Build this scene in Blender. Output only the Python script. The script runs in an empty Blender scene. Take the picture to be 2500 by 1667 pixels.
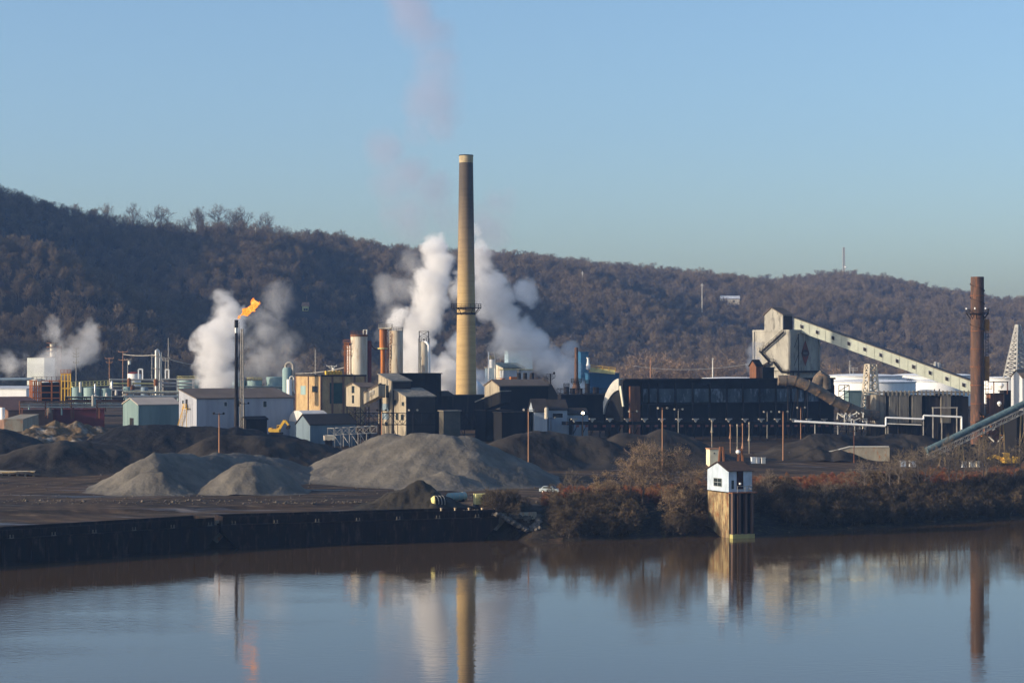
import bpy, bmesh, math, random
import numpy as np
from mathutils import Vector, Matrix, noise as mnoise
R = math.radians
random.seed(11)
scene = bpy.context.scene
COL = scene.collection

# ------------------------------------------------------------------ camera, world, sun, exposure
HZ = 870.0            # horizon row of the 2500 px wide photograph
FP = 5000.0           # focal length in photograph pixels
CAMH = 34.0           # camera height above the river
cam_d = bpy.data.cameras.new('camera'); cam = bpy.data.objects.new('camera', cam_d); COL.objects.link(cam)
cam.location = (0, 0, CAMH); cam.rotation_euler = (R(90), 0, 0)
cam_d.sensor_width = 36; cam_d.lens = 36 * FP / 2500; cam_d.shift_y = (HZ - 833.5) / 2500
cam_d.clip_start = 1; cam_d.clip_end = 60000
scene.camera = cam
SUN_EL, SUN_AZ = R(14.5), R(252)
world = bpy.data.worlds.new('World'); scene.world = world; world.use_nodes = True
wn = world.node_tree; bg = wn.nodes['Background']
sky = wn.nodes.new('ShaderNodeTexSky'); sky.sky_type = 'NISHITA'; sky.sun_disc = False
sky.sun_elevation = SUN_EL; sky.sun_rotation = SUN_AZ; sky.altitude = 200
sky.air_density = 1.0; sky.dust_density = 2.1; sky.ozone_density = 3.1
wn.links.new(sky.outputs[0], bg.inputs[0]); bg.inputs[1].default_value = 0.15
sun_d = bpy.data.lights.new('sun', 'SUN'); sun = bpy.data.objects.new('sun', sun_d); COL.objects.link(sun)
sun_d.energy = 4.6; sun_d.angle = R(0.5); sun_d.color = (1.0, 0.84, 0.62)
to_sun = Vector((math.sin(SUN_AZ) * math.cos(SUN_EL), math.cos(SUN_AZ) * math.cos(SUN_EL), math.sin(SUN_EL)))
sun.rotation_euler = to_sun.to_track_quat('Z', 'Y').to_euler()
scene.view_settings.view_transform = 'Standard'; scene.view_settings.look = 'None'
scene.view_settings.gamma = 1; scene.view_settings.exposure = 0.47
scene.cycles.use_denoising = True
scene.cycles.max_bounces = 8; scene.cycles.volume_bounces = 4; scene.cycles.transparent_max_bounces = 12
scene.cycles.volume_max_steps = 160

# ------------------------------------------------------------------ helpers: measuring
def X(px, D): return (px - 1250) * D / FP
def Z(py, D): return CAMH - (py - HZ) * D / FP
def PT(px, py, D): return Vector((X(px, D), D, Z(py, D)))

BANK = [(-420, 232), (-86, 343), (-2, 373), (41, 388), (108, 431), (300, 560)]
def bank_dist(x, y):
    best = 1e9
    for (x0, y0), (x1, y1) in zip(BANK, BANK[1:]):
        dx, dy = x1 - x0, y1 - y0; L2 = dx*dx + dy*dy
        t = ((x-x0)*dx + (y-y0)*dy) / L2
        if x0 == -420: t = min(t, 1)
        elif x1 == 300: t = max(t, 0)
        else: t = min(max(t, 0), 1)
        qx, qy = x0 + t*dx, y0 + t*dy
        d = math.hypot(x-qx, y-qy); s = dx*(y-qy) - dy*(x-qx)
        if d < abs(best): best = d if s > 0 else -d
    return best
def lerp_table(tab, t):
    if t <= tab[0][0]: return tab[0][1]
    for (a, b), (c, d) in zip(tab, tab[1:]):
        if t <= c: return b + (d-b) * (t-a) / (c-a)
    return tab[-1][1]
GL = [(0, -2.5), (8.5, -2.5), (9.0, 4.4), (12, 4.8), (75, 6.0), (160, 10.0), (235, 12.5), (400, 13.5)]
GR = [(-6, -2), (0, 0.1), (4, 1.6), (14, 5.0), (22, 5.6), (75, 6.0), (160, 10.0), (235, 12.5), (400, 13.5)]
def nz(x, y, s, seed=0.0): return mnoise.noise(Vector((x*s, y*s, seed)))
def sstep(a, b, x):
    t = min(max((x-a)/(b-a), 0), 1); return t*t*(3-2*t)
def G(x, y):
    t = bank_dist(x, y)
    k = sstep(-4, 6, x)
    g = lerp_table(GL, t)*(1-k) + lerp_table(GR, t)*k if -30 < t < 30 else lerp_table(GR, t)
    if t > 14: g += 0.35*nz(x, y, .03, 3) + .12*nz(x, y, .12, 7)
    return g

def ground_D(px, py, lo=380, hi=900):
    y = lo
    while y < hi and Z(py, y) > G(X(px, y), y): y += 1.0
    return y

# ------------------------------------------------------------------ helpers: meshes
class MB:
    def __init__(s): s.v = []; s.f = []
    def add(s, vs, fs):
        b = len(s.v); s.v.extend([tuple(p) for p in vs]); s.f.extend([tuple(b+i for i in f) for f in fs])
    def hexa(s, p):   # 8 points: bottom loop 4, top loop 4
        s.add(p, [(3,2,1,0), (4,5,6,7), (0,1,5,4), (1,2,6,5), (2,3,7,6), (3,0,4,7)])
    def bar(s, p, q, w, h=None):
        p, q = Vector(p), Vector(q); h = h or w
        d = (q-p).normalized(); a = d.cross(Vector((0,0,1)))
        if a.length < .01: a = Vector((1,0,0))
        a.normalize(); b = a.cross(d)
        a *= w/2; b *= h/2
        s.hexa([p-a-b, p+a-b, q+a-b, q-a-b, p-a+b, p+a+b, q+a+b, q-a+b])
    def tube(s, p, q, r, r2=None, n=10, cap=True):
        s.path([p, q], [r, r if r2 is None else r2], n, cap)
    def path(s, pts, r, n=10, cap=True):
        pts = [Vector(p) for p in pts]; m = len(pts)
        if not isinstance(r, (list, tuple)): r = [r]*m
        vs = []; ref = None
        for i, p in enumerate(pts):
            d = (pts[min(i+1, m-1)] - pts[max(i-1, 0)]).normalized()
            if ref is None:
                ref = d.cross(Vector((0,0,1)))
                if ref.length < .05: ref = Vector((1,0,0))
            ref = (ref - d*ref.dot(d)).normalized(); b = d.cross(ref)
            for k in range(n):
                a = 2*math.pi*k/n; vs.append(p + (ref*math.cos(a) + b*math.sin(a))*r[i])
        fs = [(i*n+k, i*n+(k+1)%n, (i+1)*n+(k+1)%n, (i+1)*n+k) for i in range(m-1) for k in range(n)]
        if cap: fs += [tuple(range(n))[::-1], tuple((m-1)*n+k for k in range(n))]
        s.add(vs, fs)
    def lathe(s, c, prof, n=32, capb=True, capt=True):
        c = Vector(c); vs = [c + Vector((r*math.cos(2*math.pi*k/n), r*math.sin(2*math.pi*k/n), z)) for r, z in prof for k in range(n)]
        m = len(prof)
        fs = [(i*n+k, i*n+(k+1)%n, (i+1)*n+(k+1)%n, (i+1)*n+k) for i in range(m-1) for k in range(n)]
        if capb: fs.append(tuple(range(n))[::-1])
        if capt: fs.append(tuple((m-1)*n+k for k in range(n)))
        s.add(vs, fs)
    def prism(s, poly, ext):
        poly = [Vector(p) for p in poly]; ext = Vector(ext); n = len(poly)
        s.add(poly + [p+ext for p in poly], [tuple(range(n))[::-1], tuple(range(n, 2*n))] + [(i, (i+1)%n, n+(i+1)%n, n+i) for i in range(n)])
    def lattice(s, b, h, w0, w1, t, n, yaw=0):     # tapering four-leg lattice tower
        b = Vector(b); L = []
        for i in range(n+1):
            k = i/n; w = (w0 + (w1-w0)*k)/2
            L.append([b + Vector((w*math.sqrt(2)*math.cos(yaw + a*math.pi/2 + math.pi/4), w*math.sqrt(2)*math.sin(yaw + a*math.pi/2 + math.pi/4), h*k)) for a in range(4)])
        for a in range(4): s.bar(L[0][a], L[n][a], t*1.5)
        for i in range(n):
            for a in range(4):
                s.bar(L[i][a], L[i+1][(a+1)%4], t*.7); s.bar(L[i][(a+1)%4], L[i+1][a], t*.7)
                s.bar(L[i+1][a], L[i+1][(a+1)%4], t*.8)
    def truss(s, p, q, h, t, n, w=None):            # vertical flat truss (or box truss with w)
        p, q = Vector(p), Vector(q); up = Vector((0,0,h)); side = (q-p).cross(Vector((0,0,1))).normalized()*(w or 0)
        for off in ([Vector((0,0,0)), side] if w else [Vector((0,0,0))]):
            s.bar(p+off, q+off, t); s.bar(p+off+up, q+off+up, t)
            for i in range(n):
                a = p+off+(q-p)*(i/n); c = p+off+(q-p)*((i+1)/n)
                s.bar(a, a+up, t*.7); s.bar(*((a, c+up) if i % 2 else (a+up, c)), t*.6)
            s.bar(q+off, q+off+up, t*.7)
        if w:
            for i in range(n+1):
                a = p+(q-p)*(i/n); s.bar(a, a+side, t*.7); s.bar(a+up, a+up+side, t*.7)
    def rail(s, pts, h=1.1, t=.07, step=1.6):
        pts = [Vector(p) for p in pts]
        for a, b in zip(pts, pts[1:]):
            for k in (.5, 1): s.bar(a+Vector((0,0,h*k)), b+Vector((0,0,h*k)), t)
            n = max(1, int((b-a).length/step))
            for i in range(n+1):
                c = a+(b-a)*(i/n); s.bar(c, c+Vector((0,0,h)), t)

ORG = {}
def thing(name, label, cat, loc, group=None, kind=None):
    o = bpy.data.objects.new(name, None); COL.objects.link(o); o.location = loc; o.empty_display_size = .5
    o['label'] = label; o['category'] = cat
    if group: o['group'] = group
    if kind: o['kind'] = kind
    ORG[o.name] = Vector(loc); return o
def obj(name, mb, m, parent=None, smooth=False, org=None, label=None, cat=None, group=None, kind=None, bevel=0):
    me = bpy.data.meshes.new(name)
    if parent is not None: og = ORG[parent.name]
    else: og = Vector(org) if org is not None else Vector((0,0,0))
    me.from_pydata([(x-og.x, y-og.y, z-og.z) for x, y, z in mb.v], [], mb.f)
    me.update(); me.materials.append(m)
    if smooth:
        me.polygons.foreach_set('use_smooth', [True]*len(me.polygons))
        if smooth != 'all':
            me.set_sharp_from_angle(angle=R(40))
    o = bpy.data.objects.new(name, me); COL.objects.link(o)
    if parent is not None: o.parent = parent; ORG[o.name] = og
    else: o.location = og; ORG[o.name] = og
    if label: o['label'] = label
    if cat: o['category'] = cat
    if group: o['group'] = group
    if kind: o['kind'] = kind
    return o
def dup(root, loc, label=None, rz=0.0, scale=1.0, sz=None):
    r = root.copy(); COL.objects.link(r); r.location = loc; r.rotation_euler = (0, 0, rz)
    r.scale = (scale, scale, scale if sz is None else sz)
    if label: r['label'] = label
    for ch in list(root.children):
        c = ch.copy(); COL.objects.link(c); c.parent = r
        for g in list(ch.children):
            d = g.copy(); COL.objects.link(d); d.parent = c
    return r

class Fr:    # a building frame: corner nearest the camera, u along the long face, v along the end face going back
    def __init__(s, px, D, deg):
        a = R(deg); s.o = Vector((X(px, D), D, 0)); s.u = Vector((math.cos(a), math.sin(a), 0)); s.v = Vector((-math.sin(a), math.cos(a), 0))
    def p(s, u, v, z): return s.o + s.u*u + s.v*v + Vector((0,0,z))
    def U(s, px, v=0):
        k = (px-1250)/FP; c = s.o + s.v*v
        return (k*c.y - c.x) / (s.u.x - k*s.u.y)
    def V(s, px, u=0):
        k = (px-1250)/FP; c = s.o + s.u*u
        return (k*c.y - c.x) / (s.v.x - k*s.v.y)
    def z(s, py, u=0, v=0): return Z(py, (s.o + s.u*u + s.v*v).y)
    def g(s): return G(s.o.x, s.o.y)
    def box(s, mb, u0, u1, v0, v1, z0, z1):
        P = s.p; mb.hexa([P(u0,v0,z0), P(u1,v0,z0), P(u1,v1,z0), P(u0,v1,z0), P(u0,v0,z1), P(u1,v0,z1), P(u1,v1,z1), P(u0,v1,z1)])
    def sheet(s, mb, pts, t):   # slab of thickness t upward through 4 (u,v,z) points
        a = [s.p(*q) for q in pts]; mb.hexa(a + [q+Vector((0,0,t)) for q in a])

# ------------------------------------------------------------------ helpers: materials
def lin(c): return tuple(((v/255)/12.92 if v/255 <= .04045 else ((v/255+.055)/1.055)**2.4) for v in c) + (1,)
MATS = {}
def mat(name, c1, c2=None, rough=.8, metal=0, scale=.5, stretch=(1,1,1), bump=0, bscale=3, detail=6, lo=.4, hi=.62, c3=None, spots=None, spec=.1, rib=None):
    if name in MATS: return MATS[name]
    m = bpy.data.materials.new(name); m.use_nodes = True; n = m.node_tree; L = n.links; b = n.nodes['Principled BSDF']
    b.inputs['Roughness'].default_value = rough; b.inputs['Metallic'].default_value = metal; b.inputs['Specular IOR Level'].default_value = spec
    geo = n.nodes.new('ShaderNodeNewGeometry')
    def noisecol(sc, st, det, lo, hi, seed=0):
        mp = n.nodes.new('ShaderNodeMapping'); mp.inputs['Scale'].default_value = st; mp.inputs['Location'].default_value = (seed, seed*2, seed)
        L.new(geo.outputs['Position'], mp.inputs[0])
        t = n.nodes.new('ShaderNodeTexNoise'); t.inputs['Scale'].default_value = sc; t.inputs['Detail'].default_value = det; t.inputs['Roughness'].default_value = .62
        L.new(mp.outputs[0], t.inputs[0])
        r = n.nodes.new('ShaderNodeMapRange'); r.inputs[1].default_value = lo; r.inputs[2].default_value = hi; L.new(t.outputs[0], r.inputs[0])
        return r.outputs[0]
    def mix(f, a, bb, fac=1):
        x = n.nodes.new('ShaderNodeMix'); x.data_type = 'RGBA'
        L.new(f, x.inputs[0])
        for i, q in ((6, a), (7, bb)):
            if isinstance(q, tuple): x.inputs[i].default_value = q
            else: L.new(q, x.inputs[i])
        return x.outputs[2]
    c2 = c2 or tuple(v*.8 for v in c1)
    out = mix(noisecol(scale, stretch, detail, lo, hi), tuple(c1)+(1,), tuple(c2)+(1,))
    if c3: out = mix(noisecol(scale*2.3, stretch, detail, .53, .7, 31), out, tuple(c3)+(1,))
    if rib:       # vertical corrugation as a bump only
        pass
    L.new(out, b.inputs['Base Color'])
    if bump:
        t = n.nodes.new('ShaderNodeTexNoise'); t.inputs['Scale'].default_value = bscale; t.inputs['Detail'].default_value = 6; L.new(geo.outputs['Position'], t.inputs[0])
        bp = n.nodes.new('ShaderNodeBump'); bp.inputs['Strength'].default_value = 1; bp.inputs['Distance'].default_value = bump
        L.new(t.outputs[0], bp.inputs['Height']); L.new(bp.outputs[0], b.inputs['Normal'])
    MATS[name] = m; return m
def emit(name, col, s):
    m = bpy.data.materials.new(name); m.use_nodes = True; b = m.node_tree.nodes['Principled BSDF']
    b.inputs['Base Color'].default_value = col; b.inputs['Emission Color'].default_value = col; b.inputs['Emission Strength'].default_value = s
    MATS[name] = m; return m
VS = (1, 1, .12)   # vertical streaks
M_tan = mat('tan_concrete', (.62,.45,.22), (.48,.34,.17), scale=.35, stretch=(1,1,.6), c3=(.30,.22,.12))
M_cream = mat('stained_cream_paint', (.62,.57,.47), (.45,.38,.28), scale=.5, stretch=VS, c3=(.33,.20,.11))
M_rust = mat('rusty_steel', (.20,.085,.045), (.11,.055,.035), scale=.8, stretch=VS, c3=(.28,.12,.05))
M_orust = mat('orange_rust_steel', (.55,.20,.05), (.30,.11,.04), scale=.7, stretch=VS)
M_dark = mat('sooty_dark_steel', (.022,.019,.017), (.012,.011,.011), scale=.4, stretch=VS, c3=(.05,.04,.035))
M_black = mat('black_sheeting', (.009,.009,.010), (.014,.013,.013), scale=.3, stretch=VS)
M_white = mat('white_paint', (.82,.81,.79), (.76,.75,.73), scale=.4, stretch=VS)
M_dwhite = mat('dirty_white_sheeting', (.55,.56,.57), (.42,.43,.45), scale=.4, stretch=VS)
M_bluew = mat('pale_blue_sheeting', (.21,.27,.32), (.16,.21,.26), scale=.3, stretch=VS)
M_teal = mat('teal_sheeting', (.19,.26,.25), (.13,.19,.19), scale=.4, stretch=VS)
M_tealtank = mat('pale_teal_tank_paint', (.27,.37,.36), (.21,.30,.30), scale=.4, stretch=VS)
M_blue = mat('blue_sheeting', (.03,.11,.21), (.025,.09,.17), scale=.3, stretch=VS)
M_grey = mat('weathered_grey_sheeting', (.27,.24,.19), (.19,.17,.14), scale=.5, stretch=VS, c3=(.11,.09,.075))
M_siding = mat('weathered_tan_siding', (.40,.34,.25), (.27,.23,.17), scale=.5, stretch=VS, c3=(.14,.11,.085), lo=.35, hi=.65)
M_roof = mat('dusty_brown_roof', (.15,.115,.09), (.115,.09,.072), scale=.2)
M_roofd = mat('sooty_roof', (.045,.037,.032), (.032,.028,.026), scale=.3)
M_glass = mat('dark_window_opening', (.012,.016,.018), (.02,.03,.03), rough=.25, spec=.5)
M_green = mat('green_tinted_glazing', (.02,.06,.055), (.03,.08,.07), rough=.3)
M_yel = mat('yellow_paint', (.70,.43,.06), (.58,.34,.05), scale=.8)
M_ylow = mat('pale_yellow_paint', (.68,.60,.25), (.55,.48,.20), scale=.8)
M_steel = mat('bare_steel', (.55,.54,.52), (.42,.42,.41), spec=.5, rough=.42, metal=.7, scale=.6, stretch=VS)
M_pipe = mat('weathered_pipe_cladding', (.42,.39,.34), (.30,.27,.23), scale=.5)
M_pale = mat('pale_insulated_pipe', (.66,.62,.54), (.56,.52,.45), scale=.4)
M_wood = mat('weathered_pole_wood', (.42,.22,.12), (.30,.16,.09), scale=.8, stretch=VS)
M_brick = mat('old_ochre_brick', (.46,.33,.17), (.34,.23,.12), scale=.5, stretch=(1,1,.5), c3=(.30,.17,.09))
M_brown = mat('brown_brick', (.20,.12,.085), (.15,.09,.065), scale=.5)
M_conc = mat('stained_concrete', (.36,.32,.24), (.27,.23,.17), scale=.5, stretch=(1,1,.5), c3=(.35,.15,.06))
M_maroon = mat('maroon_paint', (.20,.045,.04), (.14,.035,.03), scale=.4)
# ------------------------------------------------------------------ river, ground and hills
def grid_mesh(xs, ys, f):
    mb = MB(); nx, ny = len(xs), len(ys)
    mb.v = [(x, y, f(x, y)) for y in ys for x in xs]
    mb.f = [(j*nx+i, j*nx+i+1, (j+1)*nx+i+1, (j+1)*nx+i) for j in range(ny-1) for i in range(nx-1)]
    return mb
wm = bpy.data.materials.new('river_water'); wm.use_nodes = True
n = wm.node_tree; b = n.nodes['Principled BSDF']; b.inputs['Base Color'].default_value = (.078, .048, .023, 1)
b.inputs['Roughness'].default_value = .025; b.inputs['IOR'].default_value = 1.33; b.inputs['Specular IOR Level'].default_value = .5
tc = n.nodes.new('ShaderNodeTexCoord'); mp = n.nodes.new('ShaderNodeMapping'); mp.inputs['Scale'].default_value = (.55, 1.3, 1)
n.links.new(tc.outputs['Object'], mp.inputs[0])
t1 = n.nodes.new('ShaderNodeTexNoise'); t1.inputs['Scale'].default_value = .9; t1.inputs['Detail'].default_value = 4; n.links.new(mp.outputs[0], t1.inputs[0])
t2 = n.nodes.new('ShaderNodeTexNoise'); t2.inputs['Scale'].default_value = .04; t2.inputs['Detail'].default_value = 3; n.links.new(mp.outputs[0], t2.inputs[0])
mr = n.nodes.new('ShaderNodeMapRange'); mr.inputs[1].default_value = .35; mr.inputs[2].default_value = .7; mr.inputs[3].default_value = .25; mr.inputs[4].default_value = 1.1
n.links.new(t2.outputs[0], mr.inputs[0])
bp = n.nodes.new('ShaderNodeBump'); bp.inputs['Distance'].default_value = .022
n.links.new(mr.outputs[0], bp.inputs['Strength']); n.links.new(t1.outputs[0], bp.inputs['Height']); n.links.new(bp.outputs[0], b.inputs['Normal'])
mb = MB(); mb.add([(-3000,-55,0), (3000,-55,0), (3000,600,0), (-3000,600,0)], [(0,1,2,3)])
obj('river', mb, wm, kind='structure')

gm = mat('coal_yard_ground', (.092,.056,.030), (.030,.021,.014), rough=.88, scale=.045, stretch=(1,3.4,1), bump=.25, bscale=.5, c3=(.17,.12,.075), lo=.38, hi=.60, detail=10)
n = gm.node_tree; b = n.nodes['Principled BSDF']    # wet patches: glossier
g0 = n.nodes.new('ShaderNodeNewGeometry'); mp = n.nodes.new('ShaderNodeMapping'); mp.inputs['Scale'].default_value = (.03, .22, .1)
n.links.new(g0.outputs['Position'], mp.inputs[0]); t = n.nodes.new('ShaderNodeTexNoise'); t.inputs['Detail'].default_value = 5; t.inputs['Scale'].default_value = 1
n.links.new(mp.outputs[0], t.inputs[0]); mr = n.nodes.new('ShaderNodeMapRange'); mr.inputs[1].default_value = .60; mr.inputs[2].default_value = .68; mr.inputs[3].default_value = .9; mr.inputs[4].default_value = .3
n.links.new(t.outputs[0], mr.inputs[0]); n.links.new(mr.outputs[0], b.inputs['Roughness'])

w_ = n.nodes.new('ShaderNodeTexWave'); w_.wave_type = 'RINGS'; w_.rings_direction = 'SPHERICAL'; w_.inputs['Scale'].default_value = .07; w_.inputs['Distortion'].default_value = 16; w_.inputs['Detail'].default_value = 4; w_.inputs['Detail Scale'].default_value = .35
mp = n.nodes.new('ShaderNodeMapping'); mp.inputs['Location'].default_value = (45, -395, 0); n.links.new(g0.outputs['Position'], mp.inputs[0]); n.links.new(mp.outputs[0], w_.inputs[0])
mr = n.nodes.new('ShaderNodeMapRange'); mr.inputs[1].default_value = .25; mr.inputs[2].default_value = .85; mr.inputs[3].default_value = .80; mr.inputs[4].default_value = 1.12; n.links.new(w_.outputs['Fac'], mr.inputs[0])
src = b.inputs['Base Color'].links[0].from_socket; mx = n.nodes.new('ShaderNodeVectorMath'); mx.operation = 'SCALE'; n.links.new(src, mx.inputs[0]); n.links.new(mr.outputs[0], mx.inputs['Scale']); n.links.new(mx.outputs[0], b.inputs['Base Color'])

# hills: skyline of the ridge (photo px -> row of the ground under the trees, distance of the crest)
RIDGE = [(-900, 400, 1350), (-300, 440, 1400), (0, 506, 1450), (120, 540, 1470), (250, 568, 1500), (400, 585, 1520), (600, 590, 1550), (720, 600, 1600),
         (850, 635, 1700), (950, 650, 1780), (1100, 655, 1850), (1300, 662, 1950), (1500, 678, 2050), (1700, 697, 2150), (1850, 708, 2200), (2050, 704, 2250),
         (2200, 728, 2300), (2350, 750, 2350), (2450, 766, 2350), (2560, 762, 2300), (3000, 740, 2300), (3600, 700, 2300)]
def ridge(px):
    a = RIDGE[0]
    if px <= a[0]: return a[1], a[2]
    for a, c in zip(RIDGE, RIDGE[1:]):
        if px <= c[0]:
            k = (px-a[0])/(c[0]-a[0]); return a[1]+(c[1]-a[1])*k, a[2]+(c[2]-a[2])*k
    return RIDGE[-1][1], RIDGE[-1][2]
def FOOT(px): return 1000 + 420*sstep(200, 2700, px)
def hill(x, y):
    px = 1250 + x*FP/y
    ry, rd = ridge(px); top = Z(ry, rd)
    f0 = FOOT(px)
    if px < -150:                                   # unseen shoulder raised outside the left edge to shade the foot
        k = sstep(-150, -700, px); top += 40*k
    if y < f0: return 14.0
    if y > rd: return top - (y-rd)*.05 + 6*nz(x, y, .006, 5)
    t = (y-f0)/(rd-f0)
    prof = sstep(0, 1, t)*.45 + .55*math.sin(t*math.pi/2)**1.15
    z = 14 + (top-14)*prof
    # spurs and hollows running down the slope, strongest half way up
    w = math.sin(math.pi*min(1, t))**.8
    if 240 < px < 760 and t > .9: z -= 7*sstep(.9,1,t)*min(1, (px-240)/40)*min(1, (760-px)/40)
    z += w*(26*nz(x + .35*y, y*.35, .0058, 1) + 11*nz(x + .3*y, y*.5, .015, 2))
    # a nearer spur at the left with a shaded hollow behind it
    if px < 560:
        k = 1-sstep(80, 560, px)
        z += k*(30*math.exp(-((t-.36)/.13)**2) - 22*math.exp(-((t-.66)/.13)**2))
    return z
def terrain(x, y):
    if y < 880: return G(x, y)
    h = hill(x, y); k = sstep(880, 960, y); return G(x, min(y, 900))*(1-k) + h*k if y < 960 else h
xs = list(np.arange(-420, 420, 3.5)); ys = list(np.arange(225, 470, 2.2)) + list(np.arange(470, 760, 6)) + list(np.arange(760, 905, 20))
obj('yard_ground', grid_mesh(xs, ys, lambda x, y: max(G(x, y), -3)), gm, smooth='all', kind='structure')
fm = mat('forest_floor', (.075,.052,.038), (.05,.036,.028), scale=.03, c3=(.10,.06,.035))
xs = list(np.arange(-900, 1400, 16)); ys = list(np.arange(880, 2700, 16))
obj('hillside', grid_mesh(xs, ys, terrain), fm, smooth='all', kind='structure')
def shade_hill(x, y):  # ridge added out of view at the left, shaped to shade the hill foot
    s = lerp_table([(680,0),(860,125),(950,100),(1060,52),(1160,25),(1500,20),(1900,20)], y)
    return 13.5 + s*math.exp(-((x+455+.05*(y-900))/62)**2)*(1+.12*nz(x,y,.012,3)) if x > -520 else 13.5 + s*(1+.1*nz(x,y,.012,3))*sstep(-1400,-520,x)**.3
obj('shade_hill', grid_mesh(list(np.arange(-1300, -255, 12)), list(np.arange(640, 1800, 14)), shade_hill), fm, smooth='all', kind='structure')
mb = MB(); mb.add([(-9000,-60,-3.2), (9000,-60,-3.2), (9000,12000,-3.2), (-9000,12000,-3.2)], [(0,1,2,3)])
obj('ground', mb, fm, kind='structure')
# wings of the valley floor at the sides
for sx in (-1, 1):
    x0, x1 = (-3000, -417) if sx < 0 else (417, 3000)
    xs = list(np.linspace(x0, x1, 60)); ys = list(np.linspace(225, 890, 60))
    obj('valley_floor', grid_mesh(xs, ys, lambda x, y: min(14, G(x, y))-.05), gm, smooth='all', kind='structure')

# ------------------------------------------------------------------ bare trees
def twig_mat(name, c1, c2):
    m = bpy.data.materials.new(name); m.use_nodes = True; n = m.node_tree; b = n.nodes['Principled BSDF']; b.inputs['Roughness'].default_value = .9; b.inputs['Specular IOR Level'].default_value = .1
    oi = n.nodes.new('ShaderNodeObjectInfo'); x = n.nodes.new('ShaderNodeMix'); x.data_type = 'RGBA'
    x.inputs[6].default_value = tuple(c1)+(1,); x.inputs[7].default_value = tuple(c2)+(1,)
    n.links.new(oi.outputs['Random'], x.inputs[0]); n.links.new(x.outputs[2], b.inputs['Base Color']); MATS[name] = m; return m
M_twig = twig_mat('bare_twigs', (.125,.098,.066), (.245,.18,.115))
M_bark = mat('tree_bark', (.15,.12,.10), (.10,.08,.07), scale=2)
M_dry = twig_mat('dry_leaves', (.17,.12,.07), (.11,.075,.045))
M_weed = twig_mat('russet_weeds', (.23,.070,.032), (.19,.115,.06))
M_scrub = twig_mat('brown_scrub', (.050,.038,.026), (.105,.078,.050))

def grow(seed, h, spread=.45, trunk_r=.018, depth=4, twigs=6, tw_len=.09, tw_w=.004, clear=.3):
    """a bare tree of height h: returns (trunk and limbs, twigs)"""
    rnd = random.Random(seed); A = MB(); T = MB()
    def quad(p, d, L, w):
        s = d.cross(Vector((rnd.uniform(-1,1), rnd.uniform(-1,1), rnd.uniform(-1,1))))
        if s.length < .01: return
        s = s.normalized()*w; q = p + d*L
        T.add([p-s, p+s, q+s*.4, q-s*.4], [(0,1,2,3)])
    def br(p, d, L, r, k):
        n = 3 if k else 4; pts = [p]; q = p.copy(); dd = d.copy()
        for i in range(n):
            dd = (dd + Vector((rnd.gauss(0,.10), rnd.gauss(0,.10), .05 if k else 0))).normalized(); q = q + dd*(L/n); pts.append(q.copy())
        A.path(pts, [r*(1-.55*i/n) for i in range(n+1)], 3 if k > 1 else 5, cap=False)
        if k >= depth-1:
            for i in range(twigs):
                c = pts[rnd.randint(1, n)]; e = (dd + Vector((rnd.gauss(0,.7), rnd.gauss(0,.7), rnd.gauss(.15,.5)))).normalized()
                quad(c, e, h*tw_len*rnd.uniform(.6,1.3), h*tw_w)
            return
        m = rnd.randint(5, 7) if k == 0 else rnd.randint(3, 4)
        for i in range(m):
            t = (clear + (1-clear)*((i+.6)/m)) if k == 0 else .35+.65*(i+.5)/m
            j = t*n; a = int(min(j, n-1)); c = pts[a].lerp(pts[a+1], j-a)
            ang = 2.4*i + rnd.uniform(-.5,.5); side = dd.orthogonal().normalized(); side.rotate(Matrix.Rotation(ang, 3, dd))
            e = (dd*(1-spread*rnd.uniform(.8,1.25)) + side*spread*1.25 + Vector((0,0,.12))).normalized()
            br(c, e, L*rnd.uniform(.48,.66)*(1.05-.35*t if k == 0 else 1), r*.5, k+1)
        if k == 0: br(pts[-1], dd, L*.42, r*.4, 1)
    br(Vector((0,0,0)), Vector((0,0,1)), h*.66, h*trunk_r, 0)
    return A, T

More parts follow.
